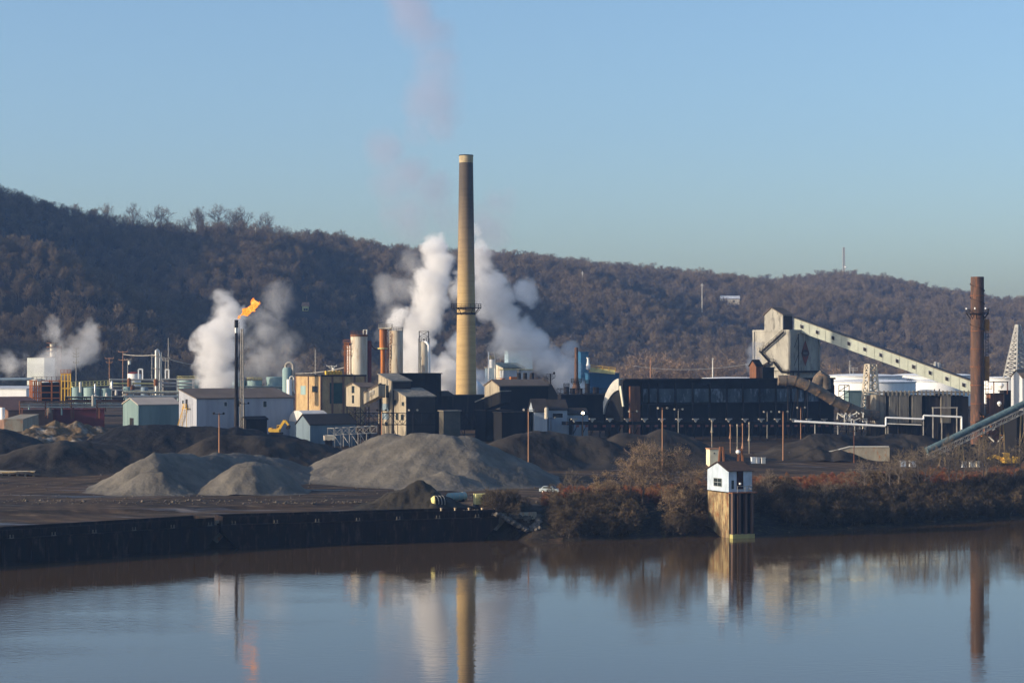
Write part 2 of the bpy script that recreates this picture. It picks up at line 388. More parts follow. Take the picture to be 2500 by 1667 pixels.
PROTO = bpy.data.collections.new('forest_kinds')       # never linked to the scene
def proto(name, A, T, m2, m1=None):
    me = bpy.data.meshes.new(name); b0 = len(A.v)
    me.from_pydata(A.v + T.v, [], A.f + [tuple(i+b0 for i in f) for f in T.f]); me.materials.append(m1 or M_bark); me.materials.append(m2)
    me.polygons.foreach_set('material_index', [0]*len(A.f) + [1]*len(T.f)); me.update()
    o = bpy.data.objects.new(name, me); PROTO.objects.link(o); return o
def scatter(name, pts, protos, label, cat, kind='stuff', seed=1, smin=.75, smax=1.25, tilt=.06, group=None):
    """one object whose points each carry an instance of one of the kinds"""
    me = bpy.data.meshes.new(name); me.from_pydata([tuple(p) for p in pts], [], []); me.update()
    o = bpy.data.objects.new(name, me); COL.objects.link(o)
    o['label'] = label; o['category'] = cat; o['kind'] = kind
    ng = bpy.data.node_groups.new(name, 'GeometryNodeTree'); ng.interface.new_socket('Geometry', in_out='INPUT', socket_type='NodeSocketGeometry'); ng.interface.new_socket('Geometry', in_out='OUTPUT', socket_type='NodeSocketGeometry')
    N = ng.nodes; L = ng.links; gi = N.new('NodeGroupInput'); go = N.new('NodeGroupOutput')
    iop = N.new('GeometryNodeInstanceOnPoints'); join = N.new('GeometryNodeJoinGeometry')
    for p in protos:
        oi = N.new('GeometryNodeObjectInfo'); oi.inputs['Object'].default_value = p; oi.inputs['As Instance'].default_value = True; L.new(oi.outputs['Geometry'], join.inputs[0])
    g2i = join
    L.new(gi.outputs[0], iop.inputs['Points']); L.new(join.outputs[0], iop.inputs['Instance']); iop.inputs['Pick Instance'].default_value = True
    def rv(t, lo, hi, sd):
        r = N.new('FunctionNodeRandomValue'); r.data_type = t; r.inputs['Seed'].default_value = sd
        i = {'FLOAT': (2, 3, 1), 'INT': (4, 5, 2), 'FLOAT_VECTOR': (0, 1, 0)}[t]; r.inputs[i[0]].default_value = lo; r.inputs[i[1]].default_value = hi; return r.outputs[i[2]]
    L.new(rv('INT', 0, len(protos)-1, seed), iop.inputs['Instance Index'])
    e = N.new('FunctionNodeEulerToRotation'); L.new(rv('FLOAT_VECTOR', (-tilt, -tilt, 0), (tilt, tilt, 6.28), seed+1), e.inputs[0]); L.new(e.outputs[0], iop.inputs['Rotation'])
    L.new(rv('FLOAT', smin, smax, seed+2), iop.inputs['Scale']); L.new(iop.outputs[0], go.inputs[0])
    md = o.modifiers.new('scatter', 'NODES'); md.node_group = ng
    return o
forest_kinds = [proto('bare_tree_kind', *grow(40+i, 14+i%3*2, spread=[.36,.42,.32,.40][i%4], depth=4, twigs=9, tw_len=.065, tw_w=.0042, clear=.40), M_twig) for i in range(5)]
HOUSES = []
def house_spot(px, py, near=1100):
    y_ = near
    while y_ < 2300 and Z(py, y_) > hill(X(px,y_), y_)+3: y_ += 4
    HOUSES.append((X(px,y_), y_, hill(X(px,y_), y_))); return HOUSES[-1]
for q in ((1782,737),(2263,767),(2293,769),(746,745)): house_spot(*q)
rnd = random.Random(5); pts = []
for i in range(46000):
    y = 1000 + (2380-1000)*rnd.random()**.85
    px = rnd.uniform(-160, 2660); x = X(px, y)
    ry, rd = ridge(px)
    if y > rd + 60 or y < FOOT(px)-20: continue
    if 262 < px < 735 and rd-110 < y and rnd.random() < .6: continue          # the open crest, its trees stand singly
    if any(abs(x-h[0]) < 11 and h[1]-48 < y < h[1]+9 for h in HOUSES): continue
    pts.append((x, y, hill(x, y) - .5))
print('forest trees', len(pts))
for i in range(3500):
    x, y = rnd.uniform(-900, -330), rnd.uniform(760, 1700)
    if 1250 + x*FP/y < -60: pts.append((x, y, max(shade_hill(x, y), hill(x, y) if y > 1000 else 0)-.5))
scatter('hillside_forest', pts, forest_kinds, 'leafless brown winter forest covering the long hillside behind the plant', 'forest', seed=3, smin=.42, smax=.88)
# single trees along the open crest at the left
crest_px = [262, 270, 276, 290, 306, 322, 333, 344, 357, 371, 380, 389, 404, 428, 447, 463, 482, 493, 508, 521, 535, 548, 563, 574, 590, 603, 615, 632, 650, 668, 684, 701, 722]
crest_h = [21, 16, 18, 19, 15, 23, 16, 17, 20, 22, 19, 24, 17, 15, 19, 17, 23, 19, 25, 18, 26, 17, 26, 22, 18, 26, 20, 16, 24, 20, 15, 17, 14]
where = ['at its left end', 'over the dark hollow', 'midway', 'above the flare', 'at its right end']
protos_c = []
for i in range(4):
    A, T = grow(70+i*3, 20, spread=.38+.03*i, depth=4, twigs=9, tw_len=.08, tw_w=.0024, clear=.45)
    r = thing('bare_tree', 'x', 'tree', (0,0,0), group='bare trees standing along the hill crest')
    obj('trunk', A, M_bark, r); obj('crown', T, M_twig, r); protos_c.append(r)
def ordinal(i): return (['first','second','third','fourth','fifth','sixth','seventh','eighth','ninth','tenth','eleventh','twelfth','thirteenth','fourteenth','fifteenth','sixteenth','seventeenth','eighteenth','nineteenth','twentieth','twenty-first','twenty-second','twenty-third','twenty-fourth','twenty-fifth','twenty-sixth','twenty-seventh','twenty-eighth','twenty-ninth','thirtieth','thirty-first','thirty-second','thirty-third','thirty-fourth','thirty-fifth'])[i]
for i, (px, h) in enumerate(zip(crest_px, crest_h)):
    rd = ridge(px)[1] + rnd.uniform(-10, 10); x = X(px, rd); loc = (x, rd, hill(x, rd)-.5)
    lab = '%s leafless tree on the open hill crest, %s from the left' % ('tall' if h > 21 else 'middling' if h > 17 else 'short', ordinal(i))
    if i < 4: r = protos_c[i]; r.location = loc; r.rotation_euler = (0,0,rnd.uniform(0,6)); r.scale = (h/20,)*3; r['label'] = lab
    else: dup(protos_c[i % 4], loc, lab, rnd.uniform(0, 6), h/20)

pts = []
for i in range(2600):
    px = rnd.uniform(235, 760); y = ridge(px)[1] + rnd.uniform(-170, 45); x = X(px, y); pts.append((x, y, hill(x, y)-.5))
crest_low = [proto('crest_scrub_kind', *grow(640+i, 6.5, spread=.5, depth=4, twigs=8, tw_len=.10, tw_w=.007, clear=.12), M_twig) for i in range(2)]
scatter('crest_undergrowth', pts, crest_low, 'low brown undergrowth beneath the single trees on the hill crest', 'undergrowth', seed=17, smin=.6, smax=1.3)

# ------------------------------------------------------------------ haze
hm = bpy.data.materials.new('blue_haze'); hm.use_nodes = True; n = hm.node_tree; n.nodes.clear()
o_ = n.nodes.new('ShaderNodeOutputMaterial'); v = n.nodes.new('ShaderNodeVolumePrincipled')
v.inputs['Color'].default_value = (.27, .50, 1.0, 1); v.inputs['Density'].default_value = .000100; v.inputs['Anisotropy'].default_value = .1
n.links.new(v.outputs[0], o_.inputs['Volume'])
mb = MB(); mb.hexa([(-2900,-50,-5), (2900,-50,-5), (2900,2695,-5), (-2900,2695,-5), (-2900,-50,330), (2900,-50,330), (2900,2695,330), (-2900,2695,330)])
obj('haze', mb, hm, kind='stuff', label='thin blue haze filling the valley air')

# ------------------------------------------------------------------ steam and smoke
def plume(name, D, blobs, label, dens=.25, col=(.985,.975,.975), thr=.0, nscale=.105, gain=3.2, amp=3.1, rate=1.0, depth=1.0, swell=1.5):
    """blobs: (px, py, radius px[, weight]); every blob is a soft ball whose field is broken up by noise"""
    B = [(X(b[0], D) , D + (b[4] if len(b) > 4 else 0), Z(b[1], D), b[2]*D/FP*swell, b[3] if len(b) > 3 else 1.0) for b in blobs]
    mb = MB()
    for (x, y, z, r, w) in B:
        ico = bmesh.new(); bmesh.ops.create_icosphere(ico, subdivisions=2, radius=r*1.02)
        mb.add([(v.co.x+x, v.co.y+y, v.co.z+z) for v in ico.verts], [tuple(q.index for q in f.verts) for f in ico.faces]); ico.free()
    m = bpy.data.materials.new(name); m.use_nodes = True; n = m.node_tree; n.nodes.clear(); L = n.links
    out = n.nodes.new('ShaderNodeOutputMaterial'); pv = n.nodes.new('ShaderNodeVolumePrincipled'); geo = n.nodes.new('ShaderNodeNewGeometry')
    def M(op, a, b=None, c=None):
        q = n.nodes.new('ShaderNodeMath'); q.operation = op
        for i, s in enumerate((a, b, c)):
            if s is None: continue
            if isinstance(s, (int, float)): q.inputs[i].default_value = s
            else: L.new(s, q.inputs[i])
        return q.outputs[0]
    # lumpy coordinates
    f = None
    for (x, y, z, r, w) in B:
        d = n.nodes.new('ShaderNodeVectorMath'); d.operation = 'DISTANCE'; L.new(geo.outputs['Position'], d.inputs[0]); d.inputs[1].default_value = (x, y, z)
        g = M('MULTIPLY_ADD', d.outputs['Value'], -w/r, w)
        f = g if f is None else M('MAXIMUM', f, g)
    t = n.nodes.new('ShaderNodeTexNoise'); t.inputs['Scale'].default_value = nscale; t.inputs['Detail'].default_value = 8; t.inputs['Roughness'].default_value = .64; t.inputs['Distortion'].default_value = .4
    L.new(geo.outputs['Position'], t.inputs[0])
    nn = M('MULTIPLY_ADD', t.outputs[0], amp, -.5*amp)
    e = M('ADD', M('MULTIPLY_ADD', f, 1.5, -.30), nn)
    e = M('MULTIPLY', M('SUBTRACT', e, thr), gain); q = n.nodes.new('ShaderNodeClamp'); L.new(e, q.inputs[0])
    edge = n.nodes.new('ShaderNodeClamp'); L.new(M('MULTIPLY', f, 8), edge.inputs[0])
    L.new(M('MULTIPLY', M('MULTIPLY', q.outputs[0], edge.outputs[0]), dens), pv.inputs['Density'])
    pv.inputs['Color'].default_value = tuple(col)+(1,); pv.inputs['Anisotropy'].default_value = .0
    L.new(pv.outputs[0], out.inputs['Volume'])
    m.cycles.volume_step_rate = rate
    o = obj(name, mb, m, kind='stuff', label=label, cat='smoke' if 'smoke' in name else 'steam')
    md = o.modifiers.new('join', 'REMESH'); md.mode = 'VOXEL'; md.voxel_size = max(1.0, min(b[3] for b in B)*.22)
    return o
# ------------------------------------------------------------------ heaps of coal and coke breeze
M_gpile = mat('grey_coke_breeze', (.152,.135,.112), (.098,.087,.073), rough=.95, scale=.16, stretch=(1,1,.35), bump=.22, bscale=1.1, detail=9)
M_cpile = mat('black_coal', (.016,.014,.013), (.010,.009,.009), rough=.8, scale=.15, bump=.25, bscale=1.1, c3=(.035,.03,.026))
M_mpile = mat('dusty_coal', (.050,.041,.032), (.012,.010,.009), rough=.9, scale=.08, bump=.15, bscale=1.2)
M_earth = mat('dark_earth_spoil', (.045,.038,.028), (.026,.022,.017), rough=.95, scale=.2, bump=.3, bscale=.8)
M_bank = mat('scrubby_spoil_bank', (.15,.10,.055), (.09,.065,.04), rough=.95, scale=.12, bump=.5, bscale=.6, c3=(.36,.31,.26))
def heap(name, label, cones, m, res=.55, rough=.35, rill=.5, join=14, facets=None, group='heaps of coal and coke in the yard', cat='coal heap', seed=0):
    """cones: (px, D, top row, radius m[, flat])  a heap is the upper envelope of slumped cones"""
    C = []
    for c in cones:
        px, D, ty, r = c[:4]; x = X(px, D); C.append((x, D, Z(ty, D), r, c[4] if len(c) > 4 else 1.5))
    x0 = min(c[0]-c[3] for c in C)-1; x1 = max(c[0]+c[3] for c in C)+1; y0 = min(c[1]-c[3] for c in C)-1; y1 = max(c[1]+c[3] for c in C)+1
    nx = int((x1-x0)/res)+1; ny = int((y1-y0)/res)+1
    H = {}
    fa = random.Random(seed); faces = facets or [(math.cos(a_), math.sin(a_)) for a_ in [math.radians(k_*51+fa.uniform(-14,14)+200) for k_ in range(7)]]
    S = [(c0, c1) for c0, c1 in zip(C, C[1:]) if math.hypot(c0[0]-c1[0], c0[1]-c1[1]) < join] + [(c, c) for c in C]
    def h(x, y):
        g = G(x, y); best = -1.0
        # a slow warp of the plan keeps the toe from being a perfect oval
        wx = x + 1.6*nz(x, y, .10, seed) + .5*nz(x, y, .33, seed+5); wy = y + 1.6*nz(x, y, .10, seed+9) + .5*nz(x, y, .33, seed+7)
        for c0, c1 in S:
            dx, dy = c1[0]-c0[0], c1[1]-c0[1]; L2 = dx*dx+dy*dy
            t = 0 if L2 == 0 else min(1, max(0, ((wx-c0[0])*dx+(wy-c0[1])*dy)/L2))
            ex, ey = wx-c0[0]-t*dx, wy-c0[1]-t*dy; d = math.hypot(ex, ey)
            if d: d = .18*d + .82*max(ex*nx_+ey*ny_ for nx_, ny_ in faces)
            top = c0[2]+(c1[2]-c0[2])*t-g; rr = c0[3]+(c1[3]-c0[3])*t; tip = c0[4]+(c1[4]-c0[4])*t
            s = top/rr; d2 = math.sqrt(d*d+(tip*.5)**2)-tip*.5*.6
            v = top - s*d2
            if v < .9: v = max(v, (v+.9)**2*.28 if v > -.9 else -1)     # feathered toe
            if v > best: best = v
        if best <= 0: return g-.6
        m_ = min(1, best*.7)
        return g + best + m_*(rough*nz(x, y, .28, seed) + .7*nz(x, y, .11, seed+4) + .35*rough*nz(x, y, .9, seed) - rill*.6*max(0, nz(x+.25*y, y*.25, .22, seed+3)) - .22*abs(nz(x*1.0+.2*y, y*.3, .75, seed+6))) - .02
    mb = MB(); idx = {}
    Hs = [[h(x0+i*res, y0+j*res) for i in range(nx)] for j in range(ny)]
    Gs = [[G(x0+i*res, y0+j*res) for i in range(nx)] for j in range(ny)]
    for j in range(ny-1):
        for i in range(nx-1):
            if max(Hs[j+b][i+a]-Gs[j+b][i+a] for a in (0,1) for b in (0,1)) < .0: continue
            f = []
            for a, b in ((0,0),(1,0),(1,1),(0,1)):
                k = (i+a, j+b)
                if k not in idx: idx[k] = len(mb.v); mb.v.append((x0+k[0]*res, y0+k[1]*res, max(Hs[k[1]][k[0]], Gs[k[1]][k[0]]-.3)))
                f.append(idx[k])
            mb.f.append(tuple(f))
    o = obj(name, mb, m, smooth='all', org=(C[0][0], C[0][1], G(C[0][0], C[0][1])), label=label, cat=cat, group=group)
    return o
def unit(*L_): return [(a/math.hypot(a,b), b/math.hypot(a,b)) for a, b in L_]
BIGF = unit((-.95,-.1),(-.6,-.8),(-.12,-1),(.72,-.7),(.98,-.05),(.6,.8),(-.2,1),(-.8,.6))
heap('coke_heap', 'biggest smooth grey heap, standing in front of the tall tan chimney', [(948,468,1056,21,2),(975,465,1058,22,1.5),(1010,462,1053,23,2),(1060,458,1056,23,1.5),(1098,456,1054,22,1.5),(1128,458,1056,21,1.5),(1078,436,1150,9,1)], M_gpile, rill=.8, seed=1, facets=BIGF)
heap('coke_heap', 'sharp-crested grey heap at the left with a ridge running right from its peak', [(378,430,1103,13.5,.3),(430,436,1106,14,.8),(500,444,1107,15,.8),(560,452,1107,16,1),(618,460,1108,17,1.5),(352,421,1150,7,.8),(395,420,1148,7,.8)], M_gpile, res=.45, rill=.7, seed=2, facets=BIGF)
heap('coke_heap', 'small lumpy grey heap pushed up against the ridged heap', [(575,424,1130,8,1.5),(612,424,1122,9,1.5),(650,425,1134,8.5,1.5),(680,426,1160,5.5,1.5),(545,423,1152,6,1.5)], M_gpile, res=.4, rill=.5, seed=3, facets=BIGF)
heap('coal_heap', 'long black heap at the left edge behind the ridged grey heap', [(95,470,1082,18,2),(150,472,1072,17,3),(200,474,1075,17,3),(250,476,1078,16,3),(300,478,1085,16,2),(20,468,1110,14,2)], M_mpile, rill=.8, seed=4)
heap('coal_heap', 'black heap with a long flat top below the blue-white warehouse', [(290,520,1040,16,3),(345,518,1032,18,4),(400,518,1034,17,4),(455,518,1036,17,4),(510,518,1038,17,4),(560,518,1040,17,4),(610,520,1044,16,4),(660,522,1052,16,4),(240,520,1062,13,3)], M_cpile, rill=.8, seed=5)
heap('coal_heap', 'broad dark heap behind the single rust-red light pole', [(545,478,1062,17,3),(590,480,1058,18,3),(640,480,1060,17,4),(690,482,1064,17,3),(740,484,1070,16,3),(785,486,1082,13,3),(500,476,1085,12,2)], M_mpile, rill=.8, seed=6)
heap('coal_heap', 'small dark heap cut off by the left edge of the view', [(-15,505,1038,17,3),(20,505,1050,14,3)], M_mpile, seed=7)
heap('coal_heap', 'dark heap to the right of the biggest grey heap', [(1262,500,1055,16,2.5),(1300,503,1048,15,3),(1345,506,1052,17,4),(1395,508,1056,17,4),(1450,508,1064,15,3),(1490,508,1085,12,2)], M_mpile, rill=.6, seed=8)
heap('coal_heap', 'dark heap behind the reddish pole in front of the coke ovens', [(1530,520,1052,13,2.5),(1575,520,1056,16,3),(1615,520,1046,16,3),(1660,522,1056,14,3)], M_mpile, rill=.6, seed=9)
heap('coal_heap', 'low bumpy charcoal heaps below the white pipe bridge', [(1975,540,1060,13,2),(2018,542,1056,14,3),(2060,545,1060,13,3),(2110,548,1056,14,3),(2160,550,1058,14,3),(2215,552,1060,14,3),(2265,554,1062,13,3),(1935,538,1082,9,2),(2320,556,1068,12,3)], M_mpile, rill=.6, rough=.6, seed=10)
heap('spoil_heap', 'dark earthy mound beside the barges in front of the biggest heap', [(1030,391,1174,7.2,1.5),(985,391,1186,6.5,1.5),(945,391,1206,5.5,1.5),(1075,393,1206,5.5,1.5)], M_earth, res=.35, rough=.9, rill=.4, seed=11, cat='earth heap', group=None)
heap('spoil_bank', 'brown scrubby bank strewn with pale rubble at the far left', [(80,520,1052,16,4),(130,530,1032,17,5),(190,530,1036,17,5),(235,535,1040,14,4),(110,512,1070,12,4),(170,512,1068,12,4)], M_bank, rough=1.5, rill=.3, seed=12, cat='bank', group=None)

# ------------------------------------------------------------------ barges along the quay
def barge(px0, px1, D0, D1, label):
    """hull between two points of its river side, deck, raked ends, cargo coaming"""
    a = Vector((X(px0, D0), D0, 0)); c = Vector((X(px1, D1), D1, 0)); u = (c-a).normalized(); v = Vector((-u.y, u.x, 0)); L = (c-a).length; W = 8.6
    r = thing('hopper_barge', label, 'barge', tuple(a), group='dark hopper barges moored along the quay')
    hull = MB(); hh = 4.3
    prof = [(3.8,-.6), (L-3.8,-.6), (L,hh-1.2), (L,hh), (0,hh), (0,hh-1.2)]
    hull.prism([a+u*s+Vector((0,0,z)) for s, z in prof], v*W)
    for i in range(int(L/2.6)):                                     # frames showing through the plating
        s = 5+i*2.6
        if s < L-5: hull.bar(a+u*s-v*.04+Vector((0,0,.3)), a+u*s-v*.04+Vector((0,0,hh-.5)), .10)
    hull.bar(a+u*.2-v*.06+Vector((0,0,hh-.1)), c-u*.2-v*.06+Vector((0,0,hh-.1)), .22)
    hull.bar(a+u*4.2-v*.05+Vector((0,0,.35)), c-u*4.2-v*.05+Vector((0,0,.35)), .16)
    obj('hull', hull, M_hull, r)
    co = MB()
    for s0, s1, v0, v1 in ((.4,L-.4,.9,1.15),(.4,L-.4,W-1.15,W-.9),(.4,.7,1.15,W-1.15),(L-.7,L-.4,1.15,W-1.15)):
        co.hexa([a+u*s0+v*v0+Vector((0,0,hh)), a+u*s1+v*v0+Vector((0,0,hh)), a+u*s1+v*v1+Vector((0,0,hh)), a+u*s0+v*v1+Vector((0,0,hh)),
                 a+u*s0+v*v0+Vector((0,0,hh+1.35)), a+u*s1+v*v0+Vector((0,0,hh+1.35)), a+u*s1+v*v1+Vector((0,0,hh+1.35)), a+u*s0+v*v1+Vector((0,0,hh+1.35))])
    for i in range(int(L/3)):
        s = 3.5+i*3
        if s < L-3.5: co.bar(a+u*s+v*.86+Vector((0,0,hh)), a+u*s+v*.86+Vector((0,0,hh+1.3)), .12)
    obj('coaming', co, M_hull, r)
    k = 0; s = 2.0
    while s < L-1:
        bt = MB()
        for q in (0, .55): bt.tube(a+u*(s+q)+v*.4+Vector((0,0,hh)), a+u*(s+q)+v*.4+Vector((0,0,hh+.6)), .10, n=8)
        bt.bar(a+u*(s-.15)+v*.4+Vector((0,0,hh+.05)), a+u*(s+.7)+v*.4+Vector((0,0,hh+.05)), .3, .1)
        obj('mooring_bitt', bt, M_bitt, r); s += 7.6
    return r
M_hull = mat('black_barge_hull', (.017,.010,.007), (.009,.007,.006), rough=.7, scale=.5, stretch=(1,1,.25), c3=(.055,.035,.028))
M_bitt = mat('worn_steel', (.16,.14,.11), (.08,.07,.06))
barge(-330, 535, 318, 360.3, 'black barge at the left, its right end cut up in a rake')
barge(541, 1218, 361, 379, 'black barge at the right, ending at the rocky bank')
ql = MB()     # quay sheet piling behind the barges
for (x0, y0), (x1, y1) in (((-420, 232), (-86, 343)), ((-86, 343), (-2, 373)), ((-2, 373), (8, 377))):
    d = Vector((x1-x0, y1-y0, 0)).normalized(); v = Vector((-d.y, d.x, 0)); a = Vector((x0, y0, 0))+v*9.1; c = Vector((x1, y1, 0))+v*9.1
    ql.hexa([a+Vector((0,0,-2)), c+Vector((0,0,-2)), c+v*.5+Vector((0,0,-2)), a+v*.5+Vector((0,0,-2)), a+Vector((0,0,4.75)), c+Vector((0,0,4.75)), c+v*.5+Vector((0,0,4.75)), a+v*.5+Vector((0,0,4.75))])
obj('quay_wall', ql, M_conc, org=(-86,343,0), label='low concrete quay wall behind the moored barges', cat='quay wall')
for i, px in enumerate((1077, 1111, 1145, 1177, 1208)):
    D = 379+i*1.2; g = 5.1; p = MB(); x = X(px, D); p.tube((x, D, g-2.5), (x, D, Z(1241, D)), .2, .17, n=10); p.tube((x, D, Z(1241, D)), (x, D, Z(1241, D)+.15), .23, n=10)
    obj('mooring_post', p, mat('faded_post_paint', (.60,.46,.28), (.42,.30,.2), scale=2), org=(x, D, g-2.5), smooth=True, label='short pale post on the quay by the dumped tanks, %s from the left' % ordinal(i), cat='post', group='pale mooring posts on the quay')

# dark muddy bank from the water up to the scrub
bm_ = MB(); cols = 90; rows = 12
def along(k):
    seg = [(-6,372),(6,375.5),(41,388),(108,431),(300,560)]; L_ = [math.dist(a, b) for a, b in zip(seg, seg[1:])]; s_ = k*sum(L_)*.75
    for (a, b), l in zip(zip(seg, seg[1:]), L_):
        if s_ <= l: return a[0]+(b[0]-a[0])*s_/l, a[1]+(b[1]-a[1])*s_/l, (b[0]-a[0])/l, (b[1]-a[1])/l
        s_ -= l
for i in range(cols+1):
    x0, y0, dx, dy = along(i/cols)
    for j in range(rows+1):
        t = -2.5+19*j/rows; x, y = x0-dy*t, y0+dx*t; bm_.v.append((x, y, G(x, y)+.07+.25*nz(x,y,.5,2)*(1 if 0 < j < rows else 0)))
bm_.f = [(i*(rows+1)+j, (i+1)*(rows+1)+j, (i+1)*(rows+1)+j+1, i*(rows+1)+j+1) for i in range(cols) for j in range(rows)]
obj('riverbank', bm_, mat('dark_bank_mud', (.035,.026,.018), (.018,.014,.011), scale=.5, bump=.3, bscale=1.2, c3=(.07,.06,.025)), smooth='all', kind='structure')

# rocks where the quay ends
rocks = MB(); rr = random.Random(3)
for i in range(330):
    k = rr.random(); px = 1130 + 190*k; D = lerp_table([(1130,384),(1210,381),(1320,383)], px)+rr.uniform(-2,4); x = X(px, D)
    g = max(G(x, D), .2 + (4.6 if px < 1215 else 4.6*(1-(px-1215)/105)))
    s = rr.uniform(.25,.75); ico = bmesh.new(); bmesh.ops.create_icosphere(ico, subdivisions=1, radius=s)
    rocks.add([(v.co.x*rr.uniform(.7,1.2)+x, v.co.y+D, v.co.z*rr.uniform(.6,.9)+g) for v in ico.verts], [tuple(q.index for q in f.verts) for f in ico.faces]); ico.free()
obj('rubble', rocks, mat('pale_rubble', (.15,.13,.11), (.06,.052,.045), scale=.8), kind='stuff', label='broken rubble spilling down beside the end of the quay', cat='rubble')

# stones and clods scattered over the yard
cl = MB(); rr = random.Random(77)
for i in range(900):
    px = rr.uniform(-40, 1500); D = rr.uniform(392, 470) if i % 3 else rr.uniform(392, 402); x = X(px, D)
    if bank_dist(x, D) < 11: continue
    s = rr.uniform(.1,.38)*(1 if i % 9 else 1.7); c = Vector((x, D, G(x, D)+s*.15)); q = [Vector((rr.uniform(.6,1)*s*a, rr.uniform(.6,1)*s*b_, rr.uniform(.3,.7)*s*c_)) for a, b_, c_ in ((1,0,0),(0,1,0),(-1,0,0),(0,-1,0),(0,0,1),(0,0,-1))]
    cl.add([c+k for k in q], [(0,1,4),(1,2,4),(2,3,4),(3,0,4),(1,0,5),(2,1,5),(3,2,5),(0,3,5)])
obj('yard_stones', cl, mat('yard_stone', (.15,.12,.09), (.06,.05,.04), scale=.4), kind='stuff', label='stones and clods scattered over the bare yard', cat='stones')

# ------------------------------------------------------------------ hut on its pier
D = 384; f = Fr(1779, D, 24); zf = Z(1201, D)
r = thing('mooring_hut', 'small white and blue gabled hut on a tall concrete pier at the river edge', 'hut', tuple(f.p(0,0,-1.5)))
uL = f.U(1836); vL = f.V(1727); vm = vL/2
ze = Z(1150, D); zp = Z(1131, D)
w = MB(); w.add([f.p(0,0,zf), f.p(uL,0,zf), f.p(uL,vL,zf), f.p(0,vL,zf), f.p(0,0,ze), f.p(uL,0,ze), f.p(uL,vL,ze), f.p(0,vL,ze), f.p(0,vm,zp), f.p(uL,vm,zp)],
      [(3,2,1,0), (0,1,5,4), (2,3,7,6), (3,0,4,8,7), (1,2,6,9,5), (4,5,9,8), (8,9,6,7)])
wall = obj('wall', w, mat('white_blue_clapboard', (.47,.54,.62), (.33,.39,.46), scale=.9, stretch=(1,1,.5), lo=.35, hi=.65), r)
rf = MB(); ov = .35
for s0, s1 in ((0, vm), (vL, vm)):
    so = -ov if s0 == 0 else ov; slope = (zp-ze)/vm
    f.sheet(rf, [(-ov, s0+so, ze-slope*ov+.06), (uL+ov, s0+so, ze-slope*ov+.06), (uL+ov, s1, zp+.06), (-ov, s1, zp+.06)], .12)
obj('roof', rf, mat('rust_brown_roof', (.085,.055,.042), (.06,.04,.032), scale=1), r)
wi = MB(); v0, v1 = vL*.32, vL*.68; z0, z1 = zf+.95, zf+2.35
f.box(wi, -.05, -.01, v0, v1, z0, z1); wo = obj('window', wi, M_glass, r)
fr = MB()
for q in ((v0-.12, v0, z0-.12, z1+.12), (v1, v1+.12, z0-.12, z1+.12), (v0, v1, z0-.12, z0), (v0, v1, z1, z1+.12), ((v0+v1)/2-.04, (v0+v1)/2+.04, z0, z1), (v0, v1, (z0+z1)/2-.04, (z0+z1)/2+.04)):
    f.box(fr, -.09, -.012, *q)
obj('frame', fr, mat('grey_window_frame', (.30,.32,.33)), wo)
dr = MB(); f.box(dr, uL*.34, uL*.62, -.04, -.01, zf+.5, ze-.05); obj('doorway', dr, mat('dark_maroon_opening', (.035,.014,.014)), r)
dr = MB(); f.box(dr, uL*.12, uL*.22, -.04, -.01, zf+.6, zf+2.2); obj('window', dr, M_glass, r)
la = MB(); la.lathe(f.p(uL*.45, -.35, zf+1.35), [(.12,0),(.24,.15),(.24,.3),(.1,.4)], 10); obj('lamp', la, M_white, r)
dk = MB(); f.box(dk, -.1, uL+.3, -1.6, -.02, zf-.22, zf-.02); obj('deck', dk, M_rust, r)
ra = MB(); ra.rail([f.p(uL*.2,-1.5,zf), f.p(uL*.85,-1.5,zf), f.p(uL*.85,-.1,zf)], 1.15, .07, 1.2); obj('railing', ra, M_pipe, r)
pr = MB(); f.box(pr, .05, uL-.1, .05, vL-.1, -2.2, zf-.24)
for k in range(7): f.box(pr, .03, .05, .3, vL-.4, .8+k*1.15, .86+k*1.15)
obj('pier', pr, mat('rust_streaked_concrete', (.36,.28,.15), (.13,.085,.05), scale=.8, stretch=(1,1,.35), c3=(.20,.06,.018), lo=.42, hi=.58), r)
c = MB(); f.box(c, .12, uL*.93, -.62, -.02, .76, zf-.24); obj('gap_shade', c, M_black, r)  # black panel standing in for the shade between the piles
for k, uu in enumerate(np.linspace(.25, uL*.86, 4)):
    c = MB(); f.box(c, uu-.2, uu+.2, -1.45, -.75, -1.5, zf-.24); f.box(c, uu-.28, uu+.28, -1.5, -.7, .02, .85)
    obj('sheet_pile', c, mat('rust_brown_piling', (.13,.085,.07), (.075,.05,.042), scale=.8, stretch=VS), r)
c = MB(); f.box(c, -.1, uL*.92, -1.7, -.5, -1.5, .75); obj('footing', c, mat('yellow_stained_footing', (.40,.36,.14), (.30,.26,.12)), r)
